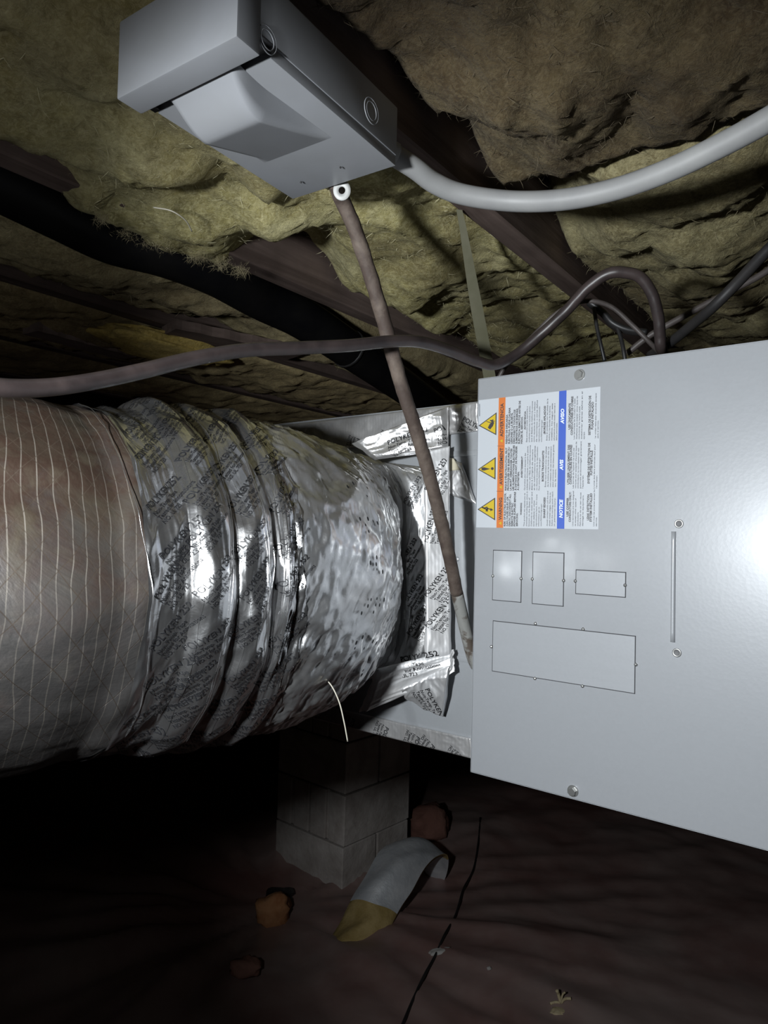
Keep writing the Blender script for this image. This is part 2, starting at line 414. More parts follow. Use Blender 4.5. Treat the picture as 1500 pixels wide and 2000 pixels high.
for mm in (M_WOOD, M_WOOD_G):
    for nd in mm.node_tree.nodes:
        if nd.type == 'MAPPING': nd.inputs['Scale'].default_value = (0.06, 1, 1); break
# girder on the pier
GD = np.array([0.655, 0.757, 0]); 

# ------------------------------------------------------------------ insulation batts
def batt(name, q0, q1, s0, s1, material, fiber_mat, zb, bumps, seed, label, amp=0.030, edge=None, step=0.0075, fib=4500, fine=0.003):
    nsn, nq = int((s1-s0)/step), int((q1-q0)/step)
    S, T = np.meshgrid(np.linspace(s0, s1, nsn), np.linspace(0, 1, nq), indexing='ij')
    S = S+0.022*fbm(np.stack([T*7, T*0+seed, T*0], -1), 3, seed+70)
    el = np.zeros_like(S); er = np.zeros_like(S)
    if edge: el, er = edge(S)
    wq = 0.010*fbm(np.stack([S*7, T*0+seed, T*0], -1), 3, seed)
    Qg = (q0+el+wq)+(q1+er-wq-q0-el)*T
    P = np.stack([S, Qg, S*0+seed*3.7], -1)
    warp = 0.05*np.stack([fbm(P*6, 2, seed+30), fbm(P*6, 2, seed+40), 0*S], -1); Pw = P+warp
    bil = np.abs(fbm(Pw*np.array([3.6, 6.0, 1]), 2, seed))*2.0
    z = zb+0.008-amp*0.9*bil-0.015*fbm(Pw*11, 3, seed+2)-0.008*fbm(Pw*26, 4, seed+5, 0.6)-fine*ridge(Pw*np.array([40, 46, 1]), 3, seed+9)*0.35
    z -= 0.0035*fbm(Pw*95, 3, seed+12, 0.7)+0.002*fbm(Pw*260, 2, seed+13)
    sag = 0.020*(1-(2*T-1)**2)
    z -= sag
    for (px, py, dz, r) in bumps:
        bs, bq = to_sq(px, py, ZJ); z += dz*np.exp(-(((S-bs)**2+(Qg-bq)**2)/(2*r*r)))
    e = np.minimum(T, 1-T)*(q1-q0)
    z += 0.045*np.clip(1-e/0.022, 0, 1)**2
    z = np.minimum(z, ZJ+0.20)
    V = J*S[..., None]+Q*Qg[..., None]+UP*(H+z)[..., None]
    V2 = V.reshape(-1, 3); fc = grid_faces(nsn, nq)
    # backing: top slab edge so that the batt is a solid body
    ring = [i*nq for i in range(nsn)]+[(nsn-1)*nq+j for j in range(1, nq)]+[i*nq+nq-1 for i in range(nsn-2, -1, -1)]+[j for j in range(nq-2, 0, -1)]
    top = V2[ring].copy(); top[:, 2] = H+ZJ+0.225
    base = len(V2); k = len(ring)
    fc = fc.tolist()+[(ring[i], ring[(i+1) % k], base+(i+1) % k, base+i) for i in range(k)]
    fc.append(tuple(range(base+k-1, base-1, -1)))
    o = mesh_obj(name, np.vstack([V2, top]), fc, material)
    tag(o, label, 'insulation')
    # loose strands
    if fib:
        idx = RNG.integers(0, len(V2), fib*3)
        crease = (0.5-bil.reshape(-1)[idx]) + RNG.random(len(idx))*1.2 + 1.2*(np.abs(T.reshape(-1)[idx]-0.5) > 0.44)
        idx = idx[np.argsort(-crease)[:fib]]
        p = V2[idx]; ln = RNG.uniform(0.004, 0.018, fib)
        d = RNG.normal(size=(fib, 3))*np.array([1, 1, 0.5])-np.array([0, 0, 0.35]); d /= np.linalg.norm(d, axis=1)[:, None]
        c = RNG.normal(size=(fib, 3)); c -= d*(c*d).sum(1)[:, None]; c /= np.linalg.norm(c, axis=1)[:, None]
        wd = (c*RNG.uniform(0.00013, 0.0003, fib)[:, None]); be = np.cross(d, c)*(ln*RNG.uniform(-0.4, 0.4, fib))[:, None]
        m1 = p+d*(ln*0.5)[:, None]+be*0.7; m2 = p+d*ln[:, None]
        VV = np.stack([p-wd, p+wd, m1-wd, m1+wd, m2], 1).reshape(-1, 3)
        b = np.arange(fib)*5
        ff = np.stack([b, b+1, b+3, b+2], 1).tolist()+np.stack([b+2, b+3, b+4], 1).tolist()
        f = mesh_obj('loose_strands', VV, ff, fiber_mat, o); f['kind'] = 'stuff'
    return o
# bay right of the box joist
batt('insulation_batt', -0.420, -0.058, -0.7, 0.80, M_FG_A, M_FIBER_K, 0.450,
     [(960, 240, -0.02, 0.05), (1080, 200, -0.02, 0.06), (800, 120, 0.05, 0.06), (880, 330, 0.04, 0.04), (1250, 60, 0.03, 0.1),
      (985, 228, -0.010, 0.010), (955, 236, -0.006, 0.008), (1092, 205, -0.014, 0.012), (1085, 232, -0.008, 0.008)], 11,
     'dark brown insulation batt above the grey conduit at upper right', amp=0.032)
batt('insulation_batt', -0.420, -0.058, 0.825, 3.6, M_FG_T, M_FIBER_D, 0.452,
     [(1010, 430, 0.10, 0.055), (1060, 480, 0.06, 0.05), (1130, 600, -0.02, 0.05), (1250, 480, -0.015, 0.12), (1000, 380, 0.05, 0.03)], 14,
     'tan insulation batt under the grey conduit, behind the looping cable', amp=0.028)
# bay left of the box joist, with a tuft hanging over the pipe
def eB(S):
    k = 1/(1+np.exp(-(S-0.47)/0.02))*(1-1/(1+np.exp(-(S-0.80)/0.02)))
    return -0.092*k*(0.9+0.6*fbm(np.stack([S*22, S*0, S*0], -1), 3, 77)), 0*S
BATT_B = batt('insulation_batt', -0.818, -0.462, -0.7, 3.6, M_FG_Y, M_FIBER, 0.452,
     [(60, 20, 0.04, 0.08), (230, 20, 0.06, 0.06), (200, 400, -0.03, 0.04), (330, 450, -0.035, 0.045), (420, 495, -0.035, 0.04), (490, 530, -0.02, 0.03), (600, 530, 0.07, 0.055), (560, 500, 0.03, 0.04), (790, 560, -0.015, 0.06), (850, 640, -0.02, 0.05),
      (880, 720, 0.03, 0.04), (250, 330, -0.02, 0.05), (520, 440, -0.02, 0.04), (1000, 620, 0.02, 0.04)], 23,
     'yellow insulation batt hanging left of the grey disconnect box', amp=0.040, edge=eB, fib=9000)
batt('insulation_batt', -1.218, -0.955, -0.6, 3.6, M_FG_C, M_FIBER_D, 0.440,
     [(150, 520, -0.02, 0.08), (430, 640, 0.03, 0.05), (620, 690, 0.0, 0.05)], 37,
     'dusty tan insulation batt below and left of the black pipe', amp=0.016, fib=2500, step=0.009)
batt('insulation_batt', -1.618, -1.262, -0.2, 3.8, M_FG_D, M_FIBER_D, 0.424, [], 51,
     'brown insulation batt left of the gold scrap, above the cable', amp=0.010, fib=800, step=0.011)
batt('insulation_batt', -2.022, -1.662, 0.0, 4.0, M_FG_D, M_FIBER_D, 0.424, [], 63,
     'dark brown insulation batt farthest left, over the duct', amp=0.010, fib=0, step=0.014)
batt('insulation_batt', -0.012, 0.350, -1.0, 3.0, M_FG_A, M_FIBER_D, 0.455, [], 71,
     'olive insulation batt over the camera and the furnace', amp=0.025, fib=0, step=0.014)

def lump(name, center, ax, ay, az, material, label, cat, seed, rough=0.25, freq=2.2, sub=4, parent=None, fine=0.06):
    """solid irregular body from an icosphere squashed into the frame ax ay az"""
    bm = bmesh.new(); bmesh.ops.create_icosphere(bm, subdivisions=sub, radius=1.0)
    V = np.array([v.co[:] for v in bm.verts]); nrm = V.copy()
    V = np.sign(V)*np.abs(V)**0.8
    V = V*(1+rough*fbm(nrm*freq, 3, seed)[:, None]+fine*fbm(nrm*freq*5, 3, seed+4)[:, None])
    P = np.array(center)+V[:, :1]*np.array(ax)+V[:, 1:2]*np.array(ay)+V[:, 2:]*np.array(az)
    f = [tuple(v.index for v in q.verts) for q in bm.faces]; bm.free()
    o = mesh_obj(name, P, f, material, parent); 
    if label: tag(o, label, cat)
    return o
a, b = atz(205, 645, 0.392), atz(425, 705, 0.392)
lump('insulation_scrap', (a+b)/2, (b-a)*0.52, np.cross(UP, (b-a)/np.linalg.norm(b-a))*0.075, UP*0.022, M_FG_G,
     'torn gold insulation scrap wedged under a joist at left', 'insulation', 5, 0.35, 2.0)
def tufts(parent, spots, material):
    VV, ff = [], []
    for (px, py, z, cnt, spread, lmax) in spots:
        c0_ = atz(px, py, z)
        for _ in range(cnt):
            p = c0_+RNG.normal(size=3)*np.array([spread, spread, spread*0.5])
            d = RNG.normal(size=3)+np.array([-0.3, 0.1, -0.5]); d /= np.linalg.norm(d)
            c = np.cross(d, RNG.normal(size=3)); c /= np.linalg.norm(c); e = np.cross(d, c); L = RNG.uniform(0.3, 1)*lmax; b = RNG.uniform(-0.5, 0.5)
            w_ = c*0.00010; n0 = len(VV)
            m_ = p+d*L*0.5+e*L*b*0.6; t_ = p+d*L+e*L*b*0.2
            VV += [p-w_, p+w_, m_-w_, m_+w_, t_]; ff += [(n0, n0+1, n0+3, n0+2), (n0+2, n0+3, n0+4)]
    o = mesh_obj('fluff_tuft', VV, ff, material, parent); o['kind'] = 'stuff'
tufts(BATT_B, [(200, 425, .385, 200, .006, .012), (250, 457, .38, 160, .007, .010), (320, 478, .38, 160, .008, .010), (385, 500, .38, 300, .008, .012), (430, 513, .38, 260, .008, .012), (470, 528, .38, 260, .006, .014), (285, 475, .38, 100, .005, .008)], M_FIBER_D)
# weathered boards seen between the left batts
def board(p0, p1, width, thick, material, label, rot=0.0):
    d = p1-p0; L = np.linalg.norm(d); d = d/L; s = np.cross(UP, d); s /= np.linalg.norm(s); u = np.cross(d, s)
    s2 = s*math.cos(rot)+u*math.sin(rot); u2 = np.cross(d, s2)
    loc = []; ns = 24
    for i in range(ns):
        x = L*i/(ns-1); wv = 0.002*math.sin(i*1.3)
        for (yy, zz) in ((-.5, -.5), (.5, -.5), (.5, .5), (-.5, .5)): loc.append((x, yy*width+wv, zz*thick))
    fc = [(i*4+j, i*4+(j+1) % 4, i*4+4+(j+1) % 4, i*4+4+j) for i in range(ns-1) for j in range(4)]+[(3, 2, 1, 0), tuple((ns-1)*4+j for j in range(4))]
    o = mesh_obj('wood_brace', loc, fc, material, smooth=False)
    o.matrix_world = Matrix(((d[0], s2[0], u2[0], p0[0]), (d[1], s2[1], u2[1], p0[1]), (d[2], s2[2], u2[2], p0[2]), (0, 0, 0, 1)))
    return tag(o, label, 'board')
board(atz(60, 640, 0.405), atz(250, 692, 0.405), 0.055, 0.02, M_WOOD_G, 'pale weathered board beside the gold insulation scrap')
board(atz(330, 640, 0.408), atz(575, 690, 0.408), 0.075, 0.02, M_WOOD, 'brown board under the joists, right of the gold scrap')

# ------------------------------------------------------------------ black drain pipe along the second joist
pp = [(-260, 240, .43), (-120, 295, .43), (0, 350, .43), (110, 407, .43), (215, 460, .43), (320, 489, .43), (420, 530, .43), (510, 582, .428), (590, 622, .42), (680, 681, .395), (770, 742, .365), (850, 800, .335), (905, 845, .32)]
V, Fc = tube([atz(*p) for p in pp], 0.0405, 20, 8)
dp = thing('drain_pipe', tuple(V.mean(0)), 'long black plastic pipe running along a joist at left', 'pipe')
mesh_obj('pipe', V, Fc, M_PIPE_K, dp)
for i, k in enumerate((9,)):
    P = catmull([atz(*p) for p in pp], 8); c0, c1 = P[k*8], P[k*8+1]; t = (c1-c0)/np.linalg.norm(c1-c0)
    V, Fc = tube([c0-t*0.004, c0+t*0.004], 0.0425, 20, 2); mesh_obj('pipe_strap', V, Fc, M_BLACK, dp)

# ------------------------------------------------------------------ furnace cabinet
E = np.array([0.7823, -0.6229, 0]); NRM = np.array([-0.6229, -0.7823, 0])     # along the panel, out of the panel
P0 = atY(927, 1100, 0.965)
def pan(px, py, off=0.0):
    return atplane(px, py, P0+NRM*off, NRM)
def uv(px, py):
    p = pan(px, py)-P0; return float(np.dot(p, E)), float(p[2]+P0[2])
def pt(u, z, off=0.0): return P0*np.array([1, 1, 0])+E*u+NRM*off+UP*z
u0 = uv(927, 1100)[0]; zt = uv(934, 740)[1]; zb_ = uv(920, 1508)[1]
UR = 1.02
fur = thing('air_handler', tuple(pt(0.5, zb_, -0.25)), 'galvanized air handler cabinet with warning label hung from joists', 'furnace')
bm = bmesh.new(); bx(bm, pt(0.012, zb_+0.006, -0.006), E*(UR-0.02), -NRM*0.5, UP*(zt-zb_-0.012), 0.003); bm_obj('cabinet', bm, M_GALV2, fur)
# panel with folded rims
bm = bmesh.new()
bx(bm, pt(0, zb_, -0.0012), E*UR, NRM*0.0012, UP*(zt-zb_), 0.0005)
bx(bm, pt(0, zb_, -0.022), E*0.0012, NRM*0.022, UP*(zt-zb_))
bx(bm, pt(0, zt-0.0012, -0.022), E*UR, NRM*0.022, UP*0.0012)
bx(bm, pt(0, zb_, -0.022), E*UR, NRM*0.022, UP*0.0012)
bm_obj('access_panel', bm, M_GALV, fur, True)
def hexbolt(px, py):
    c = pan(px, py); bm = bmesh.new()
    def disc(r0, r1, z0, z1, seg, rot=0.0):
        lo = [bm.verts.new(Vector(c+(E*math.cos(a)+UP*math.sin(a))*r0+NRM*z0)) for a in [2*PI*i/seg+rot for i in range(seg)]]
        hi = [bm.verts.new(Vector(c+(E*math.cos(a)+UP*math.sin(a))*r1+NRM*z1)) for a in [2*PI*i/seg+rot for i in range(seg)]]
        for i in range(seg): bm.faces.new((lo[i], lo[(i+1) % seg], hi[(i+1) % seg], hi[i]))
        bm.faces.new(hi)
    disc(0.0072, 0.0068, 0, 0.0012, 24); disc(0.0052, 0.0050, 0.0012, 0.0055, 6, 0.3)
    bm_obj('bolt', bm, M_BOLT, fur, True)
hexbolt(1132, 732); hexbolt(1119, 1545); hexbolt(1720, 690); hexbolt(1720, 1690)
def knockout(c4, nibs):
    """rectangular punched knockout: dark groove ring, plate, bright nibs"""
    us = [uv(*c) for c in c4]; ua, ub = (us[0][0]+us[3][0])/2, (us[1][0]+us[2][0])/2
    za, zb2 = (us[2][1]+us[3][1])/2, (us[0][1]+us[1][1])/2
    g = 0.0005; bm = bmesh.new()
    for (o_, ax, ay) in (((ua-g, za-g), (ub-ua+2*g, 0), (0, 2*g)), ((ua-g, zb2-g), (ub-ua+2*g, 0), (0, 2*g)), ((ua-g, za-g), (2*g, 0), (0, zb2-za+2*g)), ((ub-g, za-g), (2*g, 0), (0, zb2-za+2*g))):
        bx(bm, pt(*o_, 0.0), E*ax[0]+UP*ax[1], E*ay[0]+UP*ay[1], NRM*0.00025, mi=1)
    bx(bm, pt(ua+g, za+g, 0.0), E*(ub-ua-2*g), UP*(zb2-za-2*g), NRM*0.0006)
    for (px, py) in nibs:
        c = pan(px, py)
        r = bmesh.ops.create_icosphere(bm, subdivisions=2, radius=0.0023, matrix=Matrix.Translation(Vector(c)))
        for f in {f for v in r['verts'] for f in v.link_faces}: f.material_index = 2
    bm_obj('knockout', bm, [M_GALV, M_SLOT, M_BOLT], fur)
knockout([(964, 1075), (1019, 1076), (1018, 1176), (962, 1172)], [(963, 1125), (1018, 1130)])
knockout([(1041, 1078), (1102, 1080), (1100, 1184), (1040, 1179)], [(1040, 1131), (1101, 1134)])
knockout([(1126, 1113), (1222, 1118), (1222, 1166), (1124, 1160)], [(1124, 1135), (1221, 1143)])
knockout([(963, 1212), (1241, 1243), (1240, 1355), (962, 1310)], [(960, 1263), (1046, 1218), (1139, 1229), (1242, 1298), (1045, 1325), (1138, 1340)])
# pressed rib with a hole at each end
rp = [pan(1316, 1038), pan(1314, 1254)]
V, Fc = tube([rp[0], rp[0]*0.5+rp[1]*0.5, rp[1]], 0.0026, 10, 6); mesh_obj('pressed_rib', V, Fc, M_GALV, fur)
for (px, py) in ((1326, 1023), (1322, 1275)):
    c = pan(px, py); a_ = np.linspace(0, 2*PI, 20, endpoint=False); dirs = np.cos(a_)[:, None]*E+np.sin(a_)[:, None]*UP
    V = np.vstack([c+dirs*0.0050+NRM*0.0002, c+dirs*0.0042+NRM*0.0011, c+dirs*0.0034+NRM*0.0004])
    Fc = [(k*20+i, k*20+(i+1) % 20, k*20+20+(i+1) % 20, k*20+20+i) for k in (0, 1) for i in range(20)]+[tuple(range(40, 60))]
    mesh_obj('pilot_hole', V, Fc, [M_BOLT, M_HOLE], fur, midx=[0]*40+[1])

# ---- warning label
def quad_box(px4, off, t):
    us = [uv(*c) for c in px4]; return us
la = uv(933, 782); lb = uv(1171, 1032)
LU0, LU1, LZ0, LZ1 = 0.0015, uv(1171, 900)[0], uv(1050, 1032)[1], uv(934, 782)[1]
bm = bmesh.new(); bx(bm, pt(LU0, LZ0, 0), E*(LU1-LU0), UP*(LZ1-LZ0), NRM*0.0004)
lab = bm_obj('warning_label', bm, M_LABEL, fur); tag(lab, 'white trilingual warning sticker')
def band(px0, px1, material, name):
    a_ = uv(px0, 1000)[0]; b_ = uv(px1, 1000)[0]
    bm = bmesh.new(); bx(bm, pt(a_, LZ0, 0.0004), E*(b_-a_), UP*(LZ1-LZ0), NRM*0.00015); o = bm_obj(name, bm, material, lab); return a_, b_
oa, ob = band(970.5, 983.5, M_ORANGE, 'orange_band'); ba, bb = band(1088.5, 1103, M_BLUE, 'blue_band')
def crop(x, y): return 900+x/5, 740+y/5
txt = {'dark': [], 'grey': [], 'white': [], 'orange_ink': []}
def line(kind, s, x, y0, y1, cap=3.3, off=0.0009):
    v, f = text_mesh(s, {'dark': 0.028, 'grey': 0.016, 'white': 0.045, 'orange_ink': 0.02}[kind])
    if kind == 'white': v = v+np.stack([v[:, 1]*0.18, v[:, 1]*0], -1)
    ua, za = uv(*crop(x, y0)); _, z1 = uv(*crop(x, y1)); u_r = uv(*crop(x+cap*5, y0))[0]-ua
    v = v.copy(); v[:, 0] *= (z1-za)/max(v[:, 0].max(), 1e-6); v[:, 1] *= u_r
    P = np.array([pt(ua+u_r/2-b_, za+a_, off) for a_, b_ in v]); txt[kind].append((P, f))
def block(kind, lines, x, dx, y0, y1s, cap=2.4):
    for i, s in enumerate(lines): line(kind, s, x+dx*i, y0, y1s[i], cap)
block('dark', ['RISK OF ELECTRIC SHOCK.', 'CAN CAUSE INJURY OR', 'DEATH. DISCONNECT ALL', 'REMOTE ELECTRIC', 'POWER SUPPLIES BEFORE', 'SERVICING.'], 430, 24, 1440, [1115, 1150, 1125, 1210, 1105, 1310], 3.2)
block('dark', ["RISQUE D'ÉLECTROCUTION. PEUT", 'PROVOQUER DES BLESSURES OU', 'LA MORT. DÉBRANCHER TOUTES', 'LES ALIMENTATIONS ÉLECTRIQUES', 'À DISTANCE AVANT DE PROCÉDER', "À L'ENTRETIEN."], 440, 24.4, 1090, [672, 668, 682, 650, 658, 905], 3.2)
block('dark', ['RIESGO DE DESCARGA', 'ELÉCTRICA. PUEDE CAUSAR', 'LESIONES O LA MUERTE.', 'DESCONECTE TODOS LOS', 'SUMINISTROS DE ENERGÍA', 'ELÉCTRICA REMOTOS ANTES DE', 'HACER EL SERVICIO.'], 448, 24.6, 634, [350, 282, 332, 302, 290, 216, 368], 3.2)
line('dark', 'WARNING', 590, 1330, 1212, 3); line('dark', 'AVERTISSEMENT', 597, 968, 757, 3); line('dark', 'ADVERTENCIA', 628, 498, 316, 3)
block('grey', ['This product can expose you to', 'chemicals including lead, which is', 'known to the State of', 'California to cause cancer and', 'birth defects or other', 'reproductive harm. For more', 'information go to', 'www.P65Warnings.ca.gov'], 620, 23.5, 1440, [1115, 1100, 1160, 1105, 1185, 1130, 1250, 1220])
block('grey', ['Ce produit peut vous exposer à des', 'substances chimiques, y compris le plomb,', "reconnu par l'État de Californie comme", 'étant à l’origine de cancers', 'et de malformations congénitales', "ou d'autres troubles de la reproduction.", 'Pour www.P65Warnings.ca.gov'], 625, 23.5, 1088, [725, 655, 650, 690, 655, 660, 770])
block('grey', ['Este producto puede exponerlo a', 'productos químicos, incluido el plomo,', 'que el Estado de California conoce', 'como causante de cáncer y defectos', 'de nacimiento u otros daños', 'reproductivos. Para más información', 'www.P65Warnings.ca.gov'], 645, 24, 618, [270, 265, 220, 225, 210, 270, 400])
line('dark', 'SHARP EDGES!', 817, 1360, 1157, 3.6); line('dark', 'BORDS TRANCHANTS!', 802, 1002, 702, 3.6); line('dark', '¡BORDES AFILADOS!', 819, 540, 265, 3.6)
block('grey', ['Avoid contact with coil fins and', 'sheet metal edges. Failure to', 'follow this warning could result', 'in personal injury.'], 845, 23.5, 1438, [1095, 1110, 1100, 1160])
block('grey', ['Éviter tout contact avec les ailettes', 'de la bobine et les bords en tôle. Le', 'non-respect de cet avertissement', 'peut provoquer des blessures graves', 'ou la mort.'], 828, 24, 1056, [660, 665, 660, 645, 880])
block('grey', ['Evite el contacto con las aletas de la', 'bobina y los bordes de la lámina', 'metálica. No seguir esta', 'advertencia puede causar lesiones o', 'daños personales.'], 842, 23.5, 603, [195, 265, 240, 240, 430])
line('white', 'NOTICE', 980, 1357, 1176, 6.4); line('white', 'AVIS', 985, 893, 787, 6.4); line('white', 'AVISO', 994, 441, 292, 6.4)
line('dark', 'USE COPPER', 1043, 1345, 1160, 3.8); line('dark', 'CONDUCTORS ONLY!', 1066, 1398, 1107, 3.8)
line('dark', 'UTILISER UNIQUEMENT DES', 1051, 1030, 645, 3.8); line('dark', 'CONDUCTEURS EN CUIVRE!', 1074, 1030, 645, 3.8)
line('dark', 'USE ÚNICAMENTE', 1062, 495, 240, 3.8); line('dark', 'CONDUCTORES DE COBRE!', 1085, 550, 172, 3.8)
block('grey', ['Unit terminals are not designed', 'to accept other types of', 'conductors.', 'Failure to do so can cause', 'damage to equipment.'], 1095, 24, 1438, [1095, 1165, 1300, 1110, 1135])
block('grey', ["Les bornes de l'appareil ne sont pas", "conçues pour accepter d'autres types de", 'conducteurs. Le non-respect de ceci', 'pourrait endommager gravement', "l'appareil."], 1098, 23.5, 1070, [675, 615, 675, 610, 940])
block('grey', ['Los terminales de la unidad no están', 'diseñados para aceptar otros tipos de', 'conductores. No hacerlo puede', 'ocasionar graves daños en el', 'equipo.'], 1108, 24, 590, [190, 170, 270, 125, 515])
line('dark', 'LEAK DETECTION', 1243, 1380, 1130, 4.0); line('dark', 'SYSTEM INSTALLED', 1270, 1396, 1116, 4.0)
line('dark', 'SYSTÈME DE DÉTECTION DE', 1250, 1024, 626, 4.0); line('dark', 'FUITES INSTALLÉ', 1276, 940, 700, 4.0)
line('dark', 'SISTEMA DE DETECCIÓN DE', 1258, 550, 166, 4.0); line('dark', 'FUGAS INSTALADO', 1285, 494, 226, 4.0)
block('grey', ['Unit must be powered except for', 'service.'], 1300, 24, 1440, [1075, 1350]); block('grey', ["L'unité doit être alimentée sauf pour", "l'entretien."], 1303, 24, 1070, [640, 940]); block('grey', ['La unidad debe estar encendida excepto', 'para el servicio.'], 1315, 24, 580, [140, 405])
line('orange_ink', 'WARNING', 387, 1378, 1160, 6.0); line('orange_ink', 'AVERTISSEMENT', 394, 1034, 674, 6.0); line('orange_ink', 'ADVERTENCIA', 400, 566, 240, 6.0)
for kind, mt in (('dark', M_BROWNK), ('grey', M_GREYT), ('white', M_WHITEP), ('orange_ink', M_BROWNK)):
    V, Fc = join(txt[kind]); mesh_obj('lettering', V, Fc, mt, lab, smooth=False)['kind'] = 'stuff'
def flat(polys, off, material, name, parent):
    """flat print: list of polygons in crop pixels"""
    V, Fc = [], []
    for pl in polys:
        b0 = len(V)
        for (x, y) in pl: V.append(pt(*uv(*crop(x, y)), off))
        Fc.append(tuple(range(b0, b0+len(pl))))
    return mesh_obj(name, V, Fc, material, parent, smooth=False)
def circ(cx, cy, r, k=14, sx=1.0): return [(cx+r*sx*math.cos(2*PI*i/k), cy+r*math.sin(2*PI*i/k)) for i in range(k)]
tri = [([(166, 1275), (338, 1160), (338, 1382)], 0), ([(168, 885), (343, 765), (341, 983)], 1), ([(176, 458), (352, 328), (349, 550)], 2)]
def shrink(t, k):
    c = np.mean(t, axis=0); return [tuple(c+(np.array(p)-c)*k) for p in t]
for t3, kind in tri:
    sign = flat([t3], 0.0009, M_BROWNK, 'warning_triangle', lab)
    PLOC[sign.name] = PLOC[sign.name]
    flat([shrink(t3, 0.86)], 0.0011, M_YELLOW, 'triangle_face', lab)
    if kind == 0: pl = [[(208, 1258), (236, 1270), (266, 1255), (262, 1247), (230, 1258), (212, 1250)], [(208, 1258), (262, 1286), (268, 1276), (216, 1248)], [(245, 1292), (268, 1296), (272, 1262), (258, 1258)], [(256, 1266), (300, 1282), (304, 1274), (262, 1256)], [(296, 1262), (322, 1280), (292, 1292)]]
    elif kind == 1: pl = [[(204, 880), (212, 866), (232, 864), (292, 880), (232, 896), (212, 894)], circ(312, 877, 14)]
    else: pl = [[(268, 478), (290, 496), (318, 462), (330, 430), (318, 412), (300, 430), (288, 440)], [(252, 414), (304, 426), (304, 434), (254, 420)], [(292, 400), (312, 412), (308, 424), (288, 408)], [(312, 408), (336, 412), (336, 418), (312, 418)], [(300, 404), (322, 396), (324, 404), (306, 414)]]
    flat(pl, 0.0013, M_BROWNK, 'warning_symbol', lab)
for y in (1410, 1058, 606):
    x = 388+(1410-y)*0.014
    flat([[(x-14, y), (x+13, y-17), (x+13, y+17)]], 0.0010, M_YELLOW, 'small_triangle', lab)
for y in (1097, 656): 
    x = 383+(1097-y)*0.014
    flat([[(x-31, y-1.5), (x+31, y-1.5), (x+31, y+1.5), (x-31, y+1.5)]], 0.0010, M_BROWNK, 'band_divider', lab)
flat([[(183, 245), (189, 245), (189, 365), (183, 365)]], 0.0009, M_GREYT, 'fine_print', lab)

# ------------------------------------------------------------------ sheet-metal plenum left of the furnace
PO = -0.045
PF = P0+NRM*PO
def ple(px, py, off=0.0): return atplane(px, py, PF+NRM*off, NRM)
def pu(px, py):
    p = ple(px, py)-PF; return float(np.dot(p, E)), float(p[2]+PF[2])
def pp_(u, z, off=0.0): return PF*np.array([1, 1, 0])+E*u+NRM*off+UP*z
pzt = pu(860, 792)[1]; pzb = pu(915, 1476)[1]; UL = -0.46
plen = thing('supply_plenum', tuple(pp_(-0.2, pzb, -0.2)), 'shiny sheet metal plenum between foil duct and furnace cabinet', 'plenum')
bm = bmesh.new(); bx(bm, pp_(UL, pzb, -0.42), E*(0.011-UL), NRM*0.42, UP*(pzt-pzb), 0.002); bm_obj('plenum_body', bm, M_GALV2, plen, True)
for y in (886, 1287):
    u_, z_ = pu(900, y); bm = bmesh.new(); bx(bm, pp_(-0.12, z_-0.004, 0), E*0.131, UP*0.008, NRM*0.0022, 0.0008); bm_obj('seam_cleat', bm, M_GALV2, plen, True)
bm = bmesh.new(); c = ple(893, 1092)
bmesh.ops.create_icosphere(bm, subdivisions=3, radius=0.005, matrix=Matrix.Translation(Vector(c-NRM*0.003))); bm_obj('dimple', bm, M_GALV2, plen, True)

stamps = []
STAMP = [('POLYKEN 252', 0.0, 1.0), ('Non-Temp. Tape', -1.05, 0.62), ('Tested for Annotations', -1.9, 0.62), ('NO. UL 723', -2.75, 0.62)]
def bvh_of(objs):
    V, Fc, o = [], [], 0
    for ob in objs:
        off = PLOC[ob.name]; me = ob.data; v = np.empty(len(me.vertices)*3); me.vertices.foreach_get('co', v)
        V.append(v.reshape(-1, 3)+off); Fc += [tuple(i+o for i in p.vertices) for p in me.polygons]; o += len(me.vertices)
    V = np.vstack(V); return BVHTree.FromPolygons([Vector(p) for p in V], Fc)
def stamp(bvh, origin, nrm, dirv, cap, lift=0.0009, lines=STAMP, hit_only=True):
    nrm = np.array(nrm)/np.linalg.norm(nrm); dirv = dirv-nrm*np.dot(dirv, nrm); dirv /= np.linalg.norm(dirv); upv = np.cross(nrm, dirv)
    out = []
    for s, yo, sc in lines:
        v, f = text_mesh(s); P = []; ok = []
        for x, y in v:
            p = origin+dirv*(x*sc*cap*0.95)+upv*((y*sc+yo)*cap)
            h = bvh.ray_cast(Vector(p+nrm*0.03), Vector(-nrm), 0.08)
            if h[0] is None: P.append(p); ok.append(False)
            else: P.append(np.array(h[0])+nrm*lift); ok.append(True)
        P = np.array(P) if len(P) else np.zeros((0, 3))
        ff = [q for q in f if all(ok[i] for i in q) and max(np.linalg.norm(P[q[0]]-P[i]) for i in q) < cap*2.2]
        if ff: out.append((P, ff))
    return out

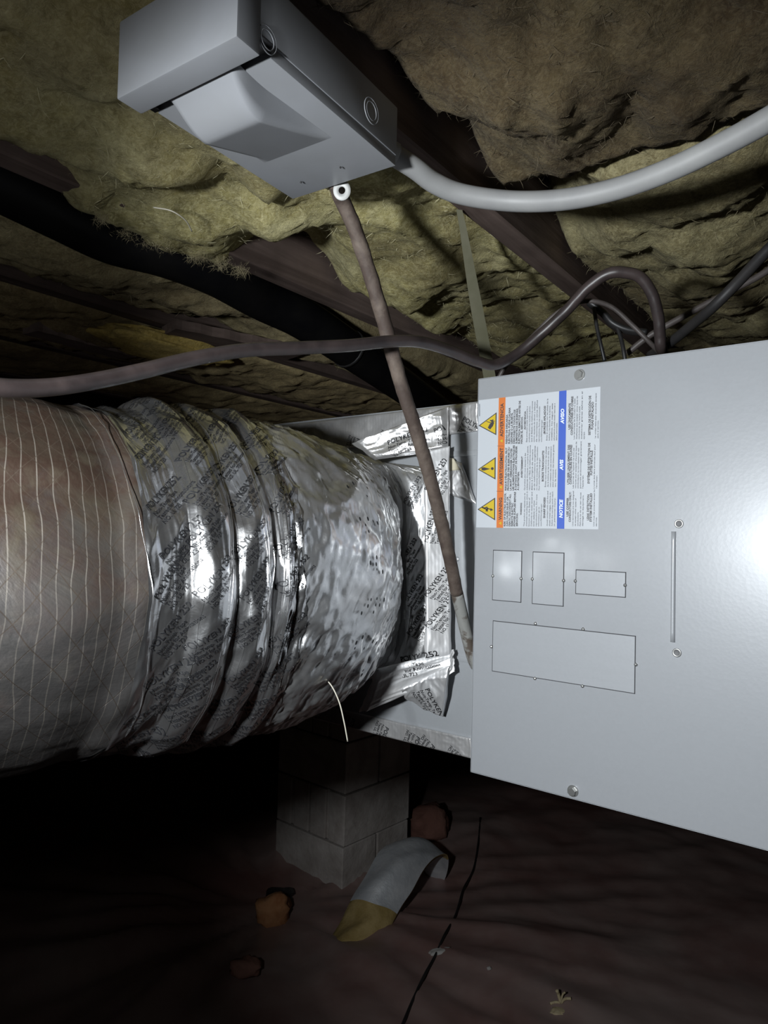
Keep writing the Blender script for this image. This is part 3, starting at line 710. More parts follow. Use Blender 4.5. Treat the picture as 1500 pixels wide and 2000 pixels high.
def patch(name, c4, nx, ny, material, parent, amp, freq, seed, lift=0.0, aniso=(1, 1), fine=0.0):
    """crumpled foil patch over a quad of world points (bilinear), normal displacement"""
    A, B, C, D = map(np.array, c4)
    s, t = np.meshgrid(np.linspace(0, 1, nx), np.linspace(0, 1, ny), indexing='ij'); s, t = s[..., None], t[..., None]
    P = (A*(1-s)+B*s)*(1-t)+(D*(1-s)+C*s)*t
    nr = np.cross(B-A, D-A); nr /= np.linalg.norm(nr)
    if np.dot(nr, EYE-A) < 0: nr = -nr
    loc = np.stack([s[..., 0]*np.linalg.norm(B-A)*aniso[0], t[..., 0]*np.linalg.norm(D-A)*aniso[1], 0*s[..., 0]+seed], -1)
    wj = loc+0.03*np.stack([fbm(loc*freq*0.7, 2, seed+50), fbm(loc*freq*0.7, 2, seed+60), 0*s[..., 0]], -1)
    h = amp*(ridge(wj*freq, 3, seed))+fine*ridge(wj*freq*4, 2, seed+3)
    ed = 0.004*fbm(loc*40, 3, seed+8)
    edge = np.minimum(np.minimum(s, 1-s), np.minimum(t, 1-t))[..., 0]
    P = P+nr*(lift+h*np.clip(edge/0.06, 0.25, 1))[..., None]+((B-A)/np.linalg.norm(B-A))*(ed*(edge < 0.02))[..., None]
    V = P.reshape(-1, 3); fc = grid_faces(nx, ny)
    # thickness: a second skin a touch behind
    back = V-nr*0.0008; k = len(V)
    ring = [i*ny for i in range(nx)]+[(nx-1)*ny+j for j in range(1, ny)]+[i*ny+ny-1 for i in range(nx-2, -1, -1)]+[j for j in range(ny-2, 0, -1)]
    fcs = fc.tolist()+(fc[:, ::-1]+k).tolist()+[(ring[i], ring[(i+1) % len(ring)], k+ring[(i+1) % len(ring)], k+ring[i]) for i in range(len(ring))]
    uvs = np.stack([loc[..., 0]/aniso[0], loc[..., 1]/aniso[1]], -1).reshape(-1, 2)
    return mesh_obj(name, np.vstack([V, back]), fcs, material, parent, uv=np.vstack([uvs, uvs]))

# tape strips on the plenum
tp = [patch('foil_tape', [ple(450, 843, .002), ple(935, 786, .002), ple(935, 842, .002), ple(450, 905, .002)], 160, 24, M_FOIL_P, plen, 0.0016, 22, 3, 0.002, fine=0.0006),
      patch('foil_tape', [ple(610, 1372, .002), ple(922, 1442, .002), ple(922, 1481, .002), ple(610, 1402, .002)], 120, 18, M_FOIL_P, plen, 0.0012, 26, 9, 0.0015, fine=0.0005),
      patch('foil_tape', [ple(868, 893, .002), ple(905, 905, .002), ple(932, 985, .002), ple(868, 962, .002)], 40, 40, M_FOIL_B, plen, 0.0018, 40, 15, 0.002, (1, 0.6), fine=0.0006)]
patch('paper_tag', [ple(868, 893, .003), ple(890, 896, .003), ple(902, 918, .003), ple(868, 922, .003)], 10, 10, M_CREAM, plen, 0.0004, 30, 5, 0.005)
bv = bvh_of(tp); pr = []
for (px, py, ang) in ((905, 822, -30), (640, 862, 250), (700, 856, 250), (765, 846, 250), (560, 868, 250), (690, 1402, 250), (755, 1418, 250), (815, 1437, 250), (845, 1452, 235), (900, 1472, 240)):
    d = E*math.cos(math.radians(ang))+UP*math.sin(math.radians(ang))
    pr += stamp(bv, ple(px, py, 0.004), NRM, d, 0.0068)
V, Fc = join(pr); mesh_obj('printed_lettering', V, Fc, M_INK, plen, smooth=False)['kind'] = 'stuff'

# ------------------------------------------------------------------ foil-wrapped flexible duct
DZ = -0.062
cz = [(-0.003, 1.075), (-0.060, 1.005), (-0.120, 0.945), (-0.215, 0.875), (-0.300, 0.826), (-0.400, 0.775), (-0.52, 0.715), (-0.66, 0.64), (-0.82, 0.55)]
ucol = pu(868, 1090)[0]-0.20
c0 = pp_(ucol, H+DZ+0.008, 0.003)
path = [c0, c0+NRM*0.06]+[np.array([x, y, H+DZ]) for x, y in ((-0.163, 0.985), (-0.240, 0.920), (-0.320, 0.848), (-0.410, 0.768), (-0.53, 0.705), (-0.67, 0.635), (-0.84, 0.555))]
PC = catmull(path, 40); dl = np.r_[0, np.cumsum(np.linalg.norm(np.diff(PC, axis=0), axis=1))]; LEN = dl[-1]
def center(s):
    return np.stack([np.interp(s, dl, PC[:, k]) for k in range(3)], -1)
def frame(s):
    a = center(s+0.02)-center(s-0.02); a[..., 2] = 0; a /= np.linalg.norm(a, axis=-1)[..., None]
    side = np.stack([-a[..., 1], a[..., 0], 0*a[..., 0]], -1); return a, side
SEAM = [0.275, 0.323, 0.373, 0.423, 0.467]      # tape edges along the duct (metres from the collar)
def prof(s):
    """base radius along the duct"""
    r = np.interp(s, [0, 0.03, 0.07, 0.12, 0.17, 0.205, 0.25, 0.29, 0.38, 0.458, 0.478, 0.52, 0.61, 0.75, 1.2], [0.150, 0.152, 0.160, 0.171, 0.179, 0.183, 0.186, 0.187, 0.184, 0.184, 0.190, 0.197, 0.199, 0.203, 0.205])
    return r*np.interp(s, [0.1, 0.2, 0.4, 0.5], [1.0, 1.03, 1.02, 1.0])
def surf(s, th, extra=0.0, lim=None, seed=1, wr=1.0, humps=True):
    a, side = frame(s); C = center(s)
    p = np.interp(s, [0, 0.03, 0.08, 0.15, 0.2], [9, 6, 3.2, 2.2, 2.0])
    c, sn = np.cos(th), np.sin(th)
    sup = (np.abs(c)**p+np.abs(sn)**p)**(-1/p)
    r = prof(s)*sup
    if humps:
        for i in range(len(SEAM)-2):
            x = (s-SEAM[i])/(SEAM[i+1]-SEAM[i]); r = r+np.where((x > 0) & (x < 1), 0.014*np.sin(PI*np.clip(x, 0, 1))**0.8, 0)
    sl = s+0.012*np.sin(th*2+1)+0.02*np.cos(th)
    P = np.stack([sl*34, np.sin(th)*2.2+np.cos(th)*0.4, np.cos(th)*2.2], -1)+seed
    diag = np.stack([sl*16+th*0.9, th*1.1, 0*th+seed], -1)
    taped = np.clip((0.49-s)/0.02, 0, 1); cone = np.clip((0.29-s)/0.02, 0, 1)
    d = 0.0040*ridge(P, 2, seed)*taped+0.0042*ridge(diag, 2, seed+20)*taped-0.005*cone+0.0022*ridge(np.stack([sl*70, th*5, 0*th], -1), 2, seed+5)*cone
    d = d+(0.0042*ridge(np.stack([sl*90+np.sin(th*3)*0.8, th*2.6, 0*th], -1), 4, seed+15)+0.003*ridge(np.stack([sl*40+th*1.5, th*4-sl*20, 0*th+4], -1), 3, seed+17))*cone
    d = d+0.010*fbm(np.stack([s*5, np.sin(th)*1.3, np.cos(th)*1.3], -1)+3, 3, 8)
    d = d+(1-taped)*0.004*fbm(np.stack([s*9, np.sin(th)*3, np.cos(th)*3], -1), 3, 31)
    r = r+d*wr*np.interp(s, [0, 0.05], [0.55, 1])+extra
    hx = np.interp(s, [0, 0.006, 0.02, 0.04, 0.07, 0.16, 0.25], [1.26, 1.20, 1.06, 0.92, 0.80, 0.90, 1.0])
    return C+side*(r*c*hx)[..., None]+UP*(r*sn)[..., None]
duct = thing('flexible_duct', tuple(center(np.array(0.45))), 'large foil wrapped flexible duct with printed tape bands', 'duct')
def sleeve(name, s0, s1, material, extra, seed, ns, nt=360, edge_wob=0.0, th0=-PI, th1=PI, humps=True):
    th = np.linspace(th0, th1, nt); t = np.linspace(0, 1, ns)
    Tt, Th = np.meshgrid(t, th, indexing='ij')
    e0 = s0+edge_wob*fbm(np.stack([np.sin(Th)*2, np.cos(Th)*2, 0*Th+seed], -1), 3, seed+3)
    e1 = s1+edge_wob*fbm(np.stack([np.sin(Th)*2, np.cos(Th)*2, 0*Th+seed+9], -1), 3, seed+6)
    S = e0+(e1-e0)*Tt
    lift = extra+0.0015*np.clip(1-np.minimum(Tt, 1-Tt)*(s1-s0)/0.004, 0, 1)*np.maximum(0, fbm(np.stack([Th*6, Tt, 0*Th], -1), 2, seed))
    V = surf(S, Th, lift, seed=1, humps=humps).reshape(-1, 3)
    return mesh_obj(name, V, grid_faces(ns, nt)[:, ::-1], material, duct, uv=np.stack([S, Th*0.18], -1).reshape(-1, 2))
jk = sleeve('insulated_jacket', 0.457, LEN, M_JACKET, 0.0, 2, 150, 300)
cone = sleeve('jacket_end', 0.0, 0.295, M_FOIL_J, 0.0, 3, 220, 480)
bands = []
order = [(0.415, 0.473, 0.0030), (0.365, 0.435, 0.0024), (0.315, 0.385, 0.0020), (0.269, 0.335, 0.0014)]
for i, (sa, sb, ex) in enumerate(order):
    bands.append(sleeve('foil_tape_band', sa, sb, M_FOIL, ex, 11+i*7, 64, 420, 0.012 if i else 0.003))
# a long diagonal tape lap and strap edges standing proud
def strand(pts, r, name, material, parent, sides=6, n=8):
    V, Fc = tube(pts, r, sides, n); return mesh_obj(name, V, Fc, material, parent)
for (sv, ta, tb, r) in ((0.470, -1.5, 1.45, 0.0004), (0.330, -1.35, 1.2, 0.0006), (0.377, -1.0, 1.2, 0.0004)):
    th = np.linspace(ta, tb, 40); s_ = sv+0.012*np.sin(th*1.7+sv*40)
    strand(surf(s_, th, 0.004), r, 'tape_edge', M_FOIL, duct, 6, 3)
# printing on the bands
bvd = bvh_of(bands+[cone]); pr = []
def on_duct(s, th): 
    s = np.array(s); th = np.array(th); a, side = frame(s)
    nr = side*np.cos(th)+UP*np.sin(th); tn = -side*np.sin(th)+UP*np.cos(th); return surf(s, th), nr, -a, tn
cnt = 0
for (sa, sb, ex) in order:
    for k in range(13):
        th = -1.45+k*0.235+random.uniform(-.04, .04); s_ = sb-0.006-random.uniform(0, 0.012)
        p, nr, ds, dt = on_duct(s_, th); an = math.radians(random.uniform(40, 56))
        pr += stamp(bvd, p, nr, ds*math.cos(an)+dt*math.sin(an), 0.0068 if sb > 0.45 else 0.0062)
V, Fc = join(pr); mesh_obj('printed_lettering', V, Fc, M_INK, duct, smooth=False)['kind'] = 'stuff'
# dotted ink-jet figures around the jacket end
DOT = {'0': ['01110', '10001', '10001', '10001', '01110'], '1': ['00100', '01100', '00100', '00100', '01110'], '8': ['01110', '10001', '01110', '10001', '01110'], '3': ['11110', '00001', '01110', '00001', '11110']}
dv = []
for k, ch in enumerate('03138010'):
    for r_, row in enumerate(DOT[ch]):
        for c_, b_ in enumerate(row):
            if b_ == '1' and random.random() < 0.62:
                s_ = 0.228-0.0048*c_+random.uniform(-.001, .001); th = 0.62-0.235*k-0.020*r_+random.uniform(-.006, .006)
                p, nr, ds, dt = on_duct(s_, th); rad = random.uniform(0.0014, 0.0024)
                h = bvd.ray_cast(Vector(p+nr*0.03), Vector(-nr), 0.08)
                if h[0] is None: continue
                p = np.array(h[0])+nr*0.0030
                ds2 = ds-nr*np.dot(ds, nr); dt2 = dt
                dv.append((np.array([p+ds2*rad*0.8*math.cos(x)+dt2*rad*1.3*math.sin(x) for x in np.linspace(0, 2*PI, 8, endpoint=False)]), [tuple(range(8))]))
V, Fc = join(dv); mesh_obj('dotted_print', V, Fc, M_INK, duct, smooth=False)['kind'] = 'stuff'
# square collar taped to the plenum: right strip, crumpled corners
fl = [patch('flange_tape', [ple(826, 884, .040), ple(878, 872, .014), ple(880, 1298, .014), ple(830, 1300, .040)], 26, 150, M_FOIL_S, duct, 0.0030, 16, 21, 0.004, (1, 0.5), fine=0.0006),
      patch('flange_tape', [ple(690, 868, .06), ple(878, 796, .004), ple(878, 880, .006), ple(735, 900, .05)], 100, 46, M_FOIL_P, duct, 0.0062, 15, 33, 0.004, (0.45, 1), fine=0.0012),
      patch('flange_tape', [ple(735, 1300, .085), ple(884, 1262, .012), ple(886, 1305, .018), ple(700, 1385, .055)], 100, 36, M_FOIL_S, duct, 0.0060, 16, 45, 0.004, (0.45, 1), fine=0.001),
      patch('flange_tape', [ple(775, 1328, .045), ple(878, 1292, .022), ple(866, 1390, .006), ple(792, 1352, .02)], 60, 46, M_FOIL_B, duct, 0.0075, 20, 57, 0.006, (0.8, 1), fine=0.0012)]
bvf = bvh_of(fl+[cone]); pr = []
for (px, py, ang, cp) in ((846, 1165, 62, .006), (848, 1225, 62, .006), (846, 1060, 80, .006), (846, 960, 66, .006), (800, 1180, 60, .006), (790, 1110, 60, .006), (806, 1240, 60, .006), (798, 985, 60, .0055), (790, 1292, 15, .0078), (745, 850, 190, .0070), (775, 872, 20, .0070), (835, 1345, 290, .007), (845, 845, 20, .0068)):
    d = E*math.cos(math.radians(ang))+UP*math.sin(math.radians(ang)); pr += stamp(bvf, ple(px, py, 0.03), NRM, d, cp)
V, Fc = join(pr); mesh_obj('printed_lettering', V, Fc, M_INK, duct, smooth=False)['kind'] = 'stuff'
# loose plastic tails
p_a, nr, _, _ = on_duct(0.14, -0.95)
strand([atY(622, 1316, 0.86), atY(645, 1336, 0.85), atY(662, 1370, 0.845), atY(672, 1410, 0.845), atY(679, 1448, 0.85)], 0.0008, 'loose_string', M_STRING, duct)

# ------------------------------------------------------------------ disconnect box on the joist
BZ = 0.36
c1, c2, c3, c4 = [atz(*q, BZ) for q in ((240, 185), (462, 58), (770, 325), (575, 395))]
ctr = (c1+c2+c3+c4)/4; lx = ((c4-c1)+(c3-c2))/2; ly = ((c2-c1)+(c3-c4))/2
LX, LY = np.linalg.norm(lx), np.linalg.norm(ly); ex = lx/LX; ey = ly/LY; ey = ey-ex*np.dot(ey, ex)*0.5; ey /= np.linalg.norm(ey)
O = ctr-ex*LX/2-ey*LY/2
def bp(x, y, z): return O+ex*x+ey*y+UP*z
dbox = thing('disconnect_box', tuple(ctr+UP*0.06), 'grey metal electrical disconnect box mounted under the joist', 'electrical box')
HB = 0.060
bm = bmesh.new(); bx(bm, bp(0.002, 0, 0.012), ex*(LX-0.002), ey*LY, UP*(HB-0.012), 0.0015); bm_obj('box_body', bm, M_BOX, dbox, True)
bm = bmesh.new(); bx(bm, bp(-0.003, -0.002, -0.006), ex*0.025, ey*(LY+0.004), UP*(HB+0.006), 0.0018); bm_obj('hood', bm, M_BOX, dbox, True)
bm = bmesh.new(); bx(bm, bp(0.037, 0.001, 0.002), ex*(LX-0.037), ey*(LY-0.002), UP*0.010, 0.0010)
bx(bm, bp(0.0215, 0.004, 0.009), ex*0.018, ey*(LY-0.008), UP*0.004); bm_obj('cover', bm, M_BOX, dbox, True)
bm = bmesh.new(); bx(bm, bp(0.024, -0.004, 0.004), ex*0.014, ey*0.008, UP*0.007, 0.001); bm_obj('hinge_tab', bm, M_BLACK, dbox)
def inbox(px, py):
    p = atz(px, py, BZ)-O; return float(np.dot(p, ex)), float(np.dot(p, ey))
h = [inbox(*q) for q in ((330, 190), (468, 118), (650, 272), (525, 325))]
hx0, hx1 = (h[0][0]+h[1][0])/2, (h[2][0]+h[3][0])/2; hy0, hy1 = (h[0][1]+h[3][1])/2, (h[1][1]+h[2][1])/2
nx_, ny_ = 40, 26; V = []
for i in range(nx_):
    x = i/(nx_-1)
    for j in range(ny_):
        y = j/(ny_-1)
        if x < 0.34: k = math.sin(PI/2*x/0.34)**1.0
        else: k = 1-(x-0.34)/0.66
        ins = 0.10*k*0.5                                    # the sides lean in a little
        yy = hy0+(hy1-hy0)*(ins*0.3+(1-ins*1.3)*y) 
        side = min(1.0, min(y, 1-y)/0.07)
        V.append(bp(hx0+(hx1-hx0)*x, yy, 0.0019-0.024*k*side))
mesh_obj('handle_bulge', V, grid_faces(nx_, ny_), M_BOX, dbox)
def ringmesh(c, a1, a2, nr, r0, r1, hgt, seg=32, a0=0, a_end=2*PI):
    V, Fc = [], []; A = np.linspace(a0, a_end, seg)
    for t in A:
        d = a1*math.cos(t)+a2*math.sin(t)
        V += [c+d*r0, c+d*r0+nr*hgt, c+d*r1+nr*hgt, c+d*r1]
    for i in range(seg-1):
        for j in range(4): Fc.append((i*4+j, i*4+(j+1) % 4, i*4+4+(j+1) % 4, i*4+4+j))
    return V, Fc
def kx(px, py):                                             # on the right side wall of the box
    return atplane(px, py, bp(0, LY, 0), ey)
for (px, py, r) in ((725, 217, 0.0095), (522, 78, 0.0085)):
    c = kx(px, py)
    V, Fc = join([ringmesh(c, ex, UP, ey, r*0.80, r*0.90, 0.0007), ringmesh(c, ex, UP, ey, r*1.15, r*1.24, 0.0007)])
    mesh_obj('knockout', V, Fc, M_BOX, dbox)
# hasp ring at the far end, screws on the cover
hc = atz(668, 373, BZ); V, Fc = ringmesh(hc, _rt*1.0, _up*1.15, -_fw, 0.0036, 0.0092, 0.002, 32); V2, F2 = ringmesh(hc+_up*0.006, _rt, _up, -_fw, 0.0, 0.0062, 0.0016, 20)
mesh_obj('hasp_ring', V, Fc, M_WHITE, dbox)
for (px, py) in ((665, 327), (588, 356)):
    c = atz(px, py, BZ-0.0005); bm = bmesh.new(); bmesh.ops.create_icosphere(bm, subdivisions=2, radius=0.0011, matrix=Matrix.Translation(Vector(c))); bm_obj('cover_screw', bm, M_BLACK, dbox)

# ------------------------------------------------------------------ conduit, cables, strap
def cable(name, pts, rad, material, label, cat, sides=14, n=10, flat=1.0, wob=0.0):
    V, Fc = tube(pts, rad, sides, n, flat, wob); o = mesh_obj(name, V, Fc, material); return tag(o, label, cat)
cpts = [bp(LX-0.025, LY*0.70, 0.034), bp(LX+0.002, LY*0.80, 0.032), atY(805, 325, 0.735), atY(850, 358, 0.755), atY(905, 380, 0.765), atY(1000, 393, 0.76), atY(1100, 390, 0.735), atY(1200, 370, 0.705), atY(1300, 335, 0.67), atY(1400, 288, 0.635), atY(1500, 234, 0.60), atY(1620, 160, 0.56), atY(1760, 60, 0.53), atY(1900, -60, 0.51)]
cond = thing('flexible_conduit', tuple(np.mean(cpts, 0)), 'light grey flexible conduit curving right from the disconnect box', 'conduit')
V, Fc = tube(cpts, 0.0108, 20, 12); mesh_obj('conduit_sleeve', V, Fc, M_CONDUIT, cond)
V, Fc = tube([cpts[1], cpts[1]*0.5+cpts[2]*0.5], 0.0128, 8, 2); mesh_obj('connector_nut', V, Fc, M_CONDUIT, cond)
wp = [(652, 352, .745), (668, 390, .775), (690, 440, .79), (716, 515, .805), (742, 600, .82), (764, 680, .835), (782, 745, .85), (806, 820, .87), (832, 905, .895), (856, 995, .92), (876, 1080, .945), (893, 1160, .965), (908, 1225, .978), (922, 1280, .985), (930, 1300, .993)]
wpts = [atY(*p) for p in wp]
whip = thing('power_whip', tuple(np.mean(wpts, 0)), 'soiled brown power cable hanging from disconnect box past the duct', 'cable')
V, Fc = tube(wpts[:12], 0.0086, 16, 12, 1.0, 0.0012); mesh_obj('cable_sheath', V, Fc, M_WHIP, whip)
V, Fc = tube(wpts[11:], 0.0084, 16, 12); tag(mesh_obj('cable_sheath', V, Fc, M_WHIP2, whip), 'cleaner grey lower length of sheath')
bc = [(-120, 740, .47), (0, 757, .50), (90, 757, .53), (180, 745, .56), (280, 724, .60), (380, 700, .64), (480, 684, .68), (580, 680, .72), (680, 675, .76), (760, 667, .79), (820, 668, .82), (880, 685, .86), (930, 705, .89), (968, 712, .91), (1012, 690, .92), (1062, 648, .91), (1108, 605, .89), (1150, 560, .87), (1190, 534, .855), (1225, 533, .85), (1252, 543, .85), (1274, 575, .855), (1286, 620, .865), (1289, 655, .875), (1291, 678, .885), (1300, 690, .92), (1330, 690, .97)]
cable('power_cable', [atY(*p) for p in bc], 0.0069, M_CABLE, 'brown black cable sagging across the photo and looping over the furnace', 'cable', wob=0.0008)
tc = [(972, 742, .99), (990, 712, .98), (1030, 668, .95), (1080, 618, .925), (1120, 594, .91), (1155, 588, .90), (1195, 600, .90), (1235, 635, .90), (1272, 672, .90), (1290, 690, .92), (1300, 694, .95)]
cable('thin_wire', [atY(*p) for p in tc], 0.0032, M_THIN, 'thin grey brown wire arching beneath the cable loop', 'wire', 8)
rc = [(1960, 40, .63), (1760, 225, .66), (1580, 410, .70), (1500, 488, .74), (1440, 552, .78), (1390, 602, .81), (1345, 640, .86), (1305, 672, .90), (1270, 694, .955)]
cable('black_cable', [atY(*p) for p in rc], 0.0062, M_BLACK, 'straight black cable slanting down from the right photo edge', 'cable', 10)
rc2 = [(1600, 450, .90), (1500, 528, .92), (1420, 572, .94), (1340, 615, .96), (1270, 655, .98), (1225, 690, 1.0)]
cable('grey_wire', [atY(*p) for p in rc2], 0.0045, M_THIN, 'faint grey wire running above the straight black cable', 'wire', 8)
cable('black_hanger_wire', [atY(1160, 600, .99), atY(1166, 640, .985), atY(1174, 675, .98), atY(1181, 705, .98)], 0.0028, M_BLACK, 'left of two short black wires dropping to the furnace top', 'wire', 8)
cable('black_hanger_wire', [atY(1206, 640, .985), atY(1213, 662, .98), atY(1218, 685, .975), atY(1222, 712, .975)], 0.0030, M_BLACK, 'right of two short black wires dropping to the furnace top', 'wire', 8)
cable('black_bracket_wire', [atY(1150, 590, 1.0), atY(1178, 612, .995), atY(1196, 632, .99), atY(1225, 645, .985), atY(1262, 650, .98)], 0.0055, M_BLACK, 'thick black wire end joining the two short hanger wires', 'wire', 8, flat=1.6)
cable('twine', [atz(300, 405, .395), atz(335, 412, .39), atz(362, 430, .388), atz(375, 452, .388)], 0.0009, M_STRING, 'pale curved twine lying on the yellow insulation', 'twine', 6)
# hanger strap: twisting flat band
ss = [(897, 410, .905, .008), (905, 450, .92, .010), (917, 520, .945, .014), (931, 600, .975, .018), (944, 670, 1.0, .019), (956, 735, 1.02, .019), (962, 775, 1.035, .019)]
sp = np.array([np.r_[atY(a_, b_, c_), d_] for a_, b_, c_, d_ in ss]); Qs = catmull(sp, 8); V = []
hd = _rt
for i, r in enumerate(Qs):
    wv = hd*math.cos(0.3)+_fw*math.sin(0.3); nn = np.cross(wv, UP); nn /= np.linalg.norm(nn)
    for (a_, b_) in ((-.5, -1), (.5, -1), (.5, 1), (-.5, 1)): V.append(r[:3]+wv*a_*r[3]+nn*b_*0.0006)
k = len(Qs); Fc = [(i*4+j, i*4+(j+1) % 4, i*4+4+(j+1) % 4, i*4+4+j) for i in range(k-1) for j in range(4)]+[(3, 2, 1, 0), tuple((k-1)*4+j for j in range(4))]
tag(mesh_obj('hanger_strap', V, Fc, M_STRAP, smooth=False), 'flat metal hanger strap dropping from joist to plenum', 'strap')

# ------------------------------------------------------------------ block pier
pc = atY(668, 1757, 2.78); LA = atY(547, 1700, 3.02)
dl_ = (LA-pc)*np.array([1, 1, 0]); dl_ /= np.linalg.norm(dl_); dr_ = np.array([-dl_[1], dl_[0], 0]); 
if dr_[1] < 0: dr_ = -dr_
pz = pc[2]-0.2; CH = 0.2
pier = thing('block_pier', (pc[0], pc[1], pz), 'concrete block pier of stacked courses behind the duct', 'pier')
def blk(o, a, b, groove):
    """one block; grooves on the end faces drawn as real recesses"""
    bm = bmesh.new(); hh = CH-0.008
    if not groove: bx(bm, o, a, b, UP*hh, 0.004)
    else:
        # end face along a: split in webs with two recessed cores
        L = np.linalg.norm(a); ua = np.array(a)/L; g = 0.020; nb = np.array(b); ub = nb/np.linalg.norm(nb)
        bx(bm, np.array(o)+ub*0.012, a, nb-ub*0.024, UP*hh)
        xs = [0, L*0.5-g/2, L*0.5+g/2, L]
        for k in (0, 2):
            for bo in (0.0, np.linalg.norm(nb)-0.0125): bx(bm, np.array(o)+ua*xs[k]+ub*bo, ua*(xs[k+1]-xs[k]), ub*0.0125, UP*hh, 0.003)
    bm_obj('concrete_block', bm, M_BLOCK, pier)
W2 = 0.395
for k in range(10):
    z = pz+CH*k; o = np.array([pc[0], pc[1], z])+dl_*random.uniform(-.004, .004)
    if (k % 2) == 1:     # stretchers along the left face
        blk(o, dl_*W2, dr_*(W2/2-0.006), False); blk(o+dr_*(W2/2+0.006), dl_*W2, dr_*(W2/2-0.006), False)
    else:                # ends on the left face
        blk(o, dl_*(W2/2-0.006), dr_*W2, True); blk(o+dl_*(W2/2+0.006), dl_*(W2/2-0.006), dr_*W2, True)
# ------------------------------------------------------------------ plastic sheet and debris on the ground
n, m = 220, 220
gx, gy = np.meshgrid(np.linspace(-3.0, 3.4, n), np.linspace(1.0, 6.4, m), indexing='ij')
kc = atz(530, 1800, -1.45)
ang = np.arctan2(gy-kc[1], gx-kc[0]); rad = np.hypot(gx-kc[0], gy-kc[1])
gz = 0.075+0.05*fbm(np.stack([gx*0.9, gy*0.9, gx*0], -1), 5, 3)
fold = ridge(np.stack([ang*2.4, rad*0.5, 0*rad], -1), 3, 91)
gz += 0.055*fold*np.clip(rad/0.5, 0, 1)*np.exp(-rad/2.5)+0.009*ridge(np.stack([gx*2.1+gy*0.8, gy*1.3, 0*gx], -1), 4, 95)
fcs = grid_faces(n, m)[:, ::-1]
tag(mesh_obj('ground_sheet', np.stack([gx, gy, gz], -1).reshape(-1, 3), fcs, M_SHEET), 'dusty wrinkled plastic ground sheet spread around the pier', 'plastic sheet')
def gzat(x, y): 
    i = int(np.clip((x+3.0)/6.4*(n-1), 0, n-1)); j = int(np.clip((y-1.0)/5.4*(m-1), 0, m-1)); return float(gz[i, j])
def gpt(px, py, up=0.0):
    p = atz(px, py, -1.43)
    for _ in range(4): p = atz(px, py, gzat(p[0], p[1])-H)
    return p+UP*up
# foil-faced scrap arching off the ground
pairs = [((800, 1690, 2.98), (862, 1740, 2.92), 0), ((797, 1660, 2.93), (874, 1700, 2.86), 0), ((782, 1640, 2.86), (874, 1668, 2.80), 0), ((762, 1648, 2.78), (852, 1676, 2.72), 0), ((739, 1668, 2.71), (826, 1700, 2.65), 0), ((716, 1704, 2.64), (803, 1740, 2.58), 0),
         ((692, 1745, 2.58), (783, 1775, 2.53), 0), ((668, 1797, 2.52), (760, 1815, 2.47), 0), ((648, 1825, 2.48), (742, 1842, 2.44), 1), ((630, 1853, 2.44), (732, 1868, 2.41), 1), ((615, 1878, 2.41), (712, 1900, 2.37), 1)]
le = catmull([atY(*p[0]) for p in pairs], 6); re_ = catmull([atY(*p[1]) for p in pairs], 6); nW = 16; k = len(le); V = []
for i in range(k):
    for j in range(nW):
        t = j/(nW-1); V.append(le[i]*(1-t)+re_[i]*t+np.array([0, -0.05, 0.07])*math.sin(PI*t)*0.55+UP*0.006*math.sin(i*0.35+j*0.5))
V = np.array(V); ff = grid_faces(k, nW); back = V+np.array([0, 0.010, -0.012]); nb = len(V)
ring = [i*nW for i in range(k)]+[(k-1)*nW+j for j in range(1, nW)]+[i*nW+nW-1 for i in range(k-2, -1, -1)]+[j for j in range(nW-2, 0, -1)]
scrap = thing('foil_faced_scrap', tuple(V.mean(0)), 'bent silver foil faced scrap with yellow lower end beside pier', 'scrap')
cut = 38
fa = [tuple(f) for f in ff if f[0] < cut*nW]; fb = [tuple(f) for f in ff if f[0] >= cut*nW]
mesh_obj('foil_facing', V, fa, M_SCRAPF, scrap)
allb = (ff[:, ::-1]+nb).tolist()+[(ring[i], ring[(i+1) % len(ring)], nb+ring[(i+1) % len(ring)], nb+ring[i]) for i in range(len(ring))]
mesh_obj('backing_layer', np.vstack([V, back]), allb+fb, M_SCRAPB, scrap)
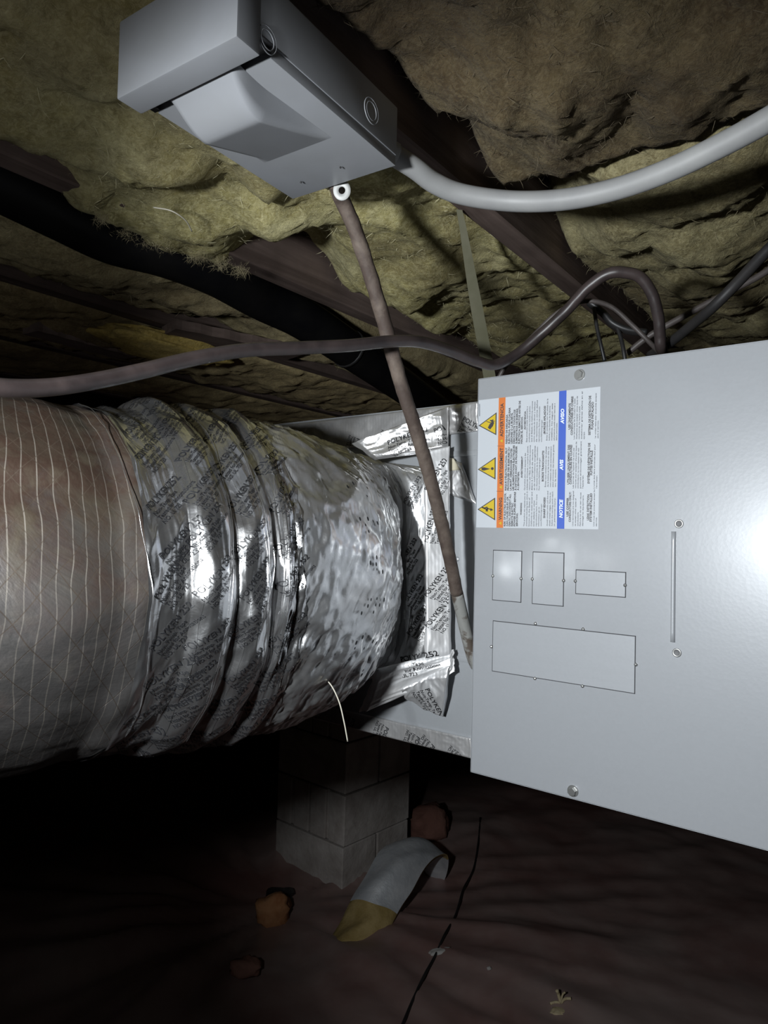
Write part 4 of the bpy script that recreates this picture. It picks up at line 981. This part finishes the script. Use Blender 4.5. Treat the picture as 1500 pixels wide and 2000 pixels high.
def rock(name, px, py, size, material, label, cat, seed, asp=(1, 0.7, 0.5)):
    p = gpt(px, py); return lump(name, p+UP*size*asp[2]*0.7, np.array([0.9, 0.3, 0])*size*asp[0], np.array([-0.3, 0.9, 0.1])*size*asp[1], UP*size*asp[2], material, label, cat, seed, 0.5, 1.3, 3)
rock('broken_brick', 532, 1800, 0.072, M_BRICK, 'broken orange brick at the foot of the pier', 'brick', 61, (0.9, 0.6, 0.75))
rock('clay_clod', 545, 1762, 0.055, M_BLACK, 'dark clod at the left corner of the pier base', 'clod', 62)
rock('clay_clod', 838, 1632, 0.10, M_CLAY, 'large red brown clod behind the foil faced scrap', 'clod', 63, (0.9, 0.7, 0.8))
rock('clay_clod', 480, 1900, 0.05, M_CLAY, 'small reddish clod lying in front of the pier', 'clod', 64)
rock('pale_chip', 860, 1862, 0.030, M_PALE, 'pale flat chip right of the foil faced scrap', 'debris', 65, (1.4, 0.5, 0.25))
rock('pale_chip', 955, 1893, 0.008, M_PALE, 'tiny pale chip on the ground sheet farther right', 'debris', 66)
tw = gpt(1095, 1965, 0.01)
twg = thing('dried_stem', tuple(tw), 'small dry tan plant scrap on the ground at bottom right', 'debris')
for (dx, dz, r) in ((-0.012, 0.035, 0.005), (0.030, 0.012, 0.004), (-0.03, -0.004, 0.004), (0.012, 0.03, 0.003)):
    V, Fc = tube([tw, tw+np.array([dx*0.5, 0.005, dz*0.6]), tw+np.array([dx, 0.0, dz])], r, 7, 5, 1.0, 0.003, 4); mesh_obj('stem_piece', V, Fc, M_TAN, twg)
lump('leaf_piece', tw+np.array([-0.01, -0.02, -0.012]), (0.024, 0, 0), (0, 0.016, 0), (0, 0, 0.006), M_TAN, None, None, 12, 0.5, 2, 3, twg)
wl = [(938, 1600), (934, 1650), (925, 1700), (905, 1740), (890, 1790), (868, 1830), (850, 1870), (828, 1910), (805, 1960), (780, 2020)]
cable('ground_wire', [gpt(*p, 0.006) for p in wl], 0.0045, M_BLACK, 'thin black wire trailing over the ground toward the camera', 'wire', 6, 6)
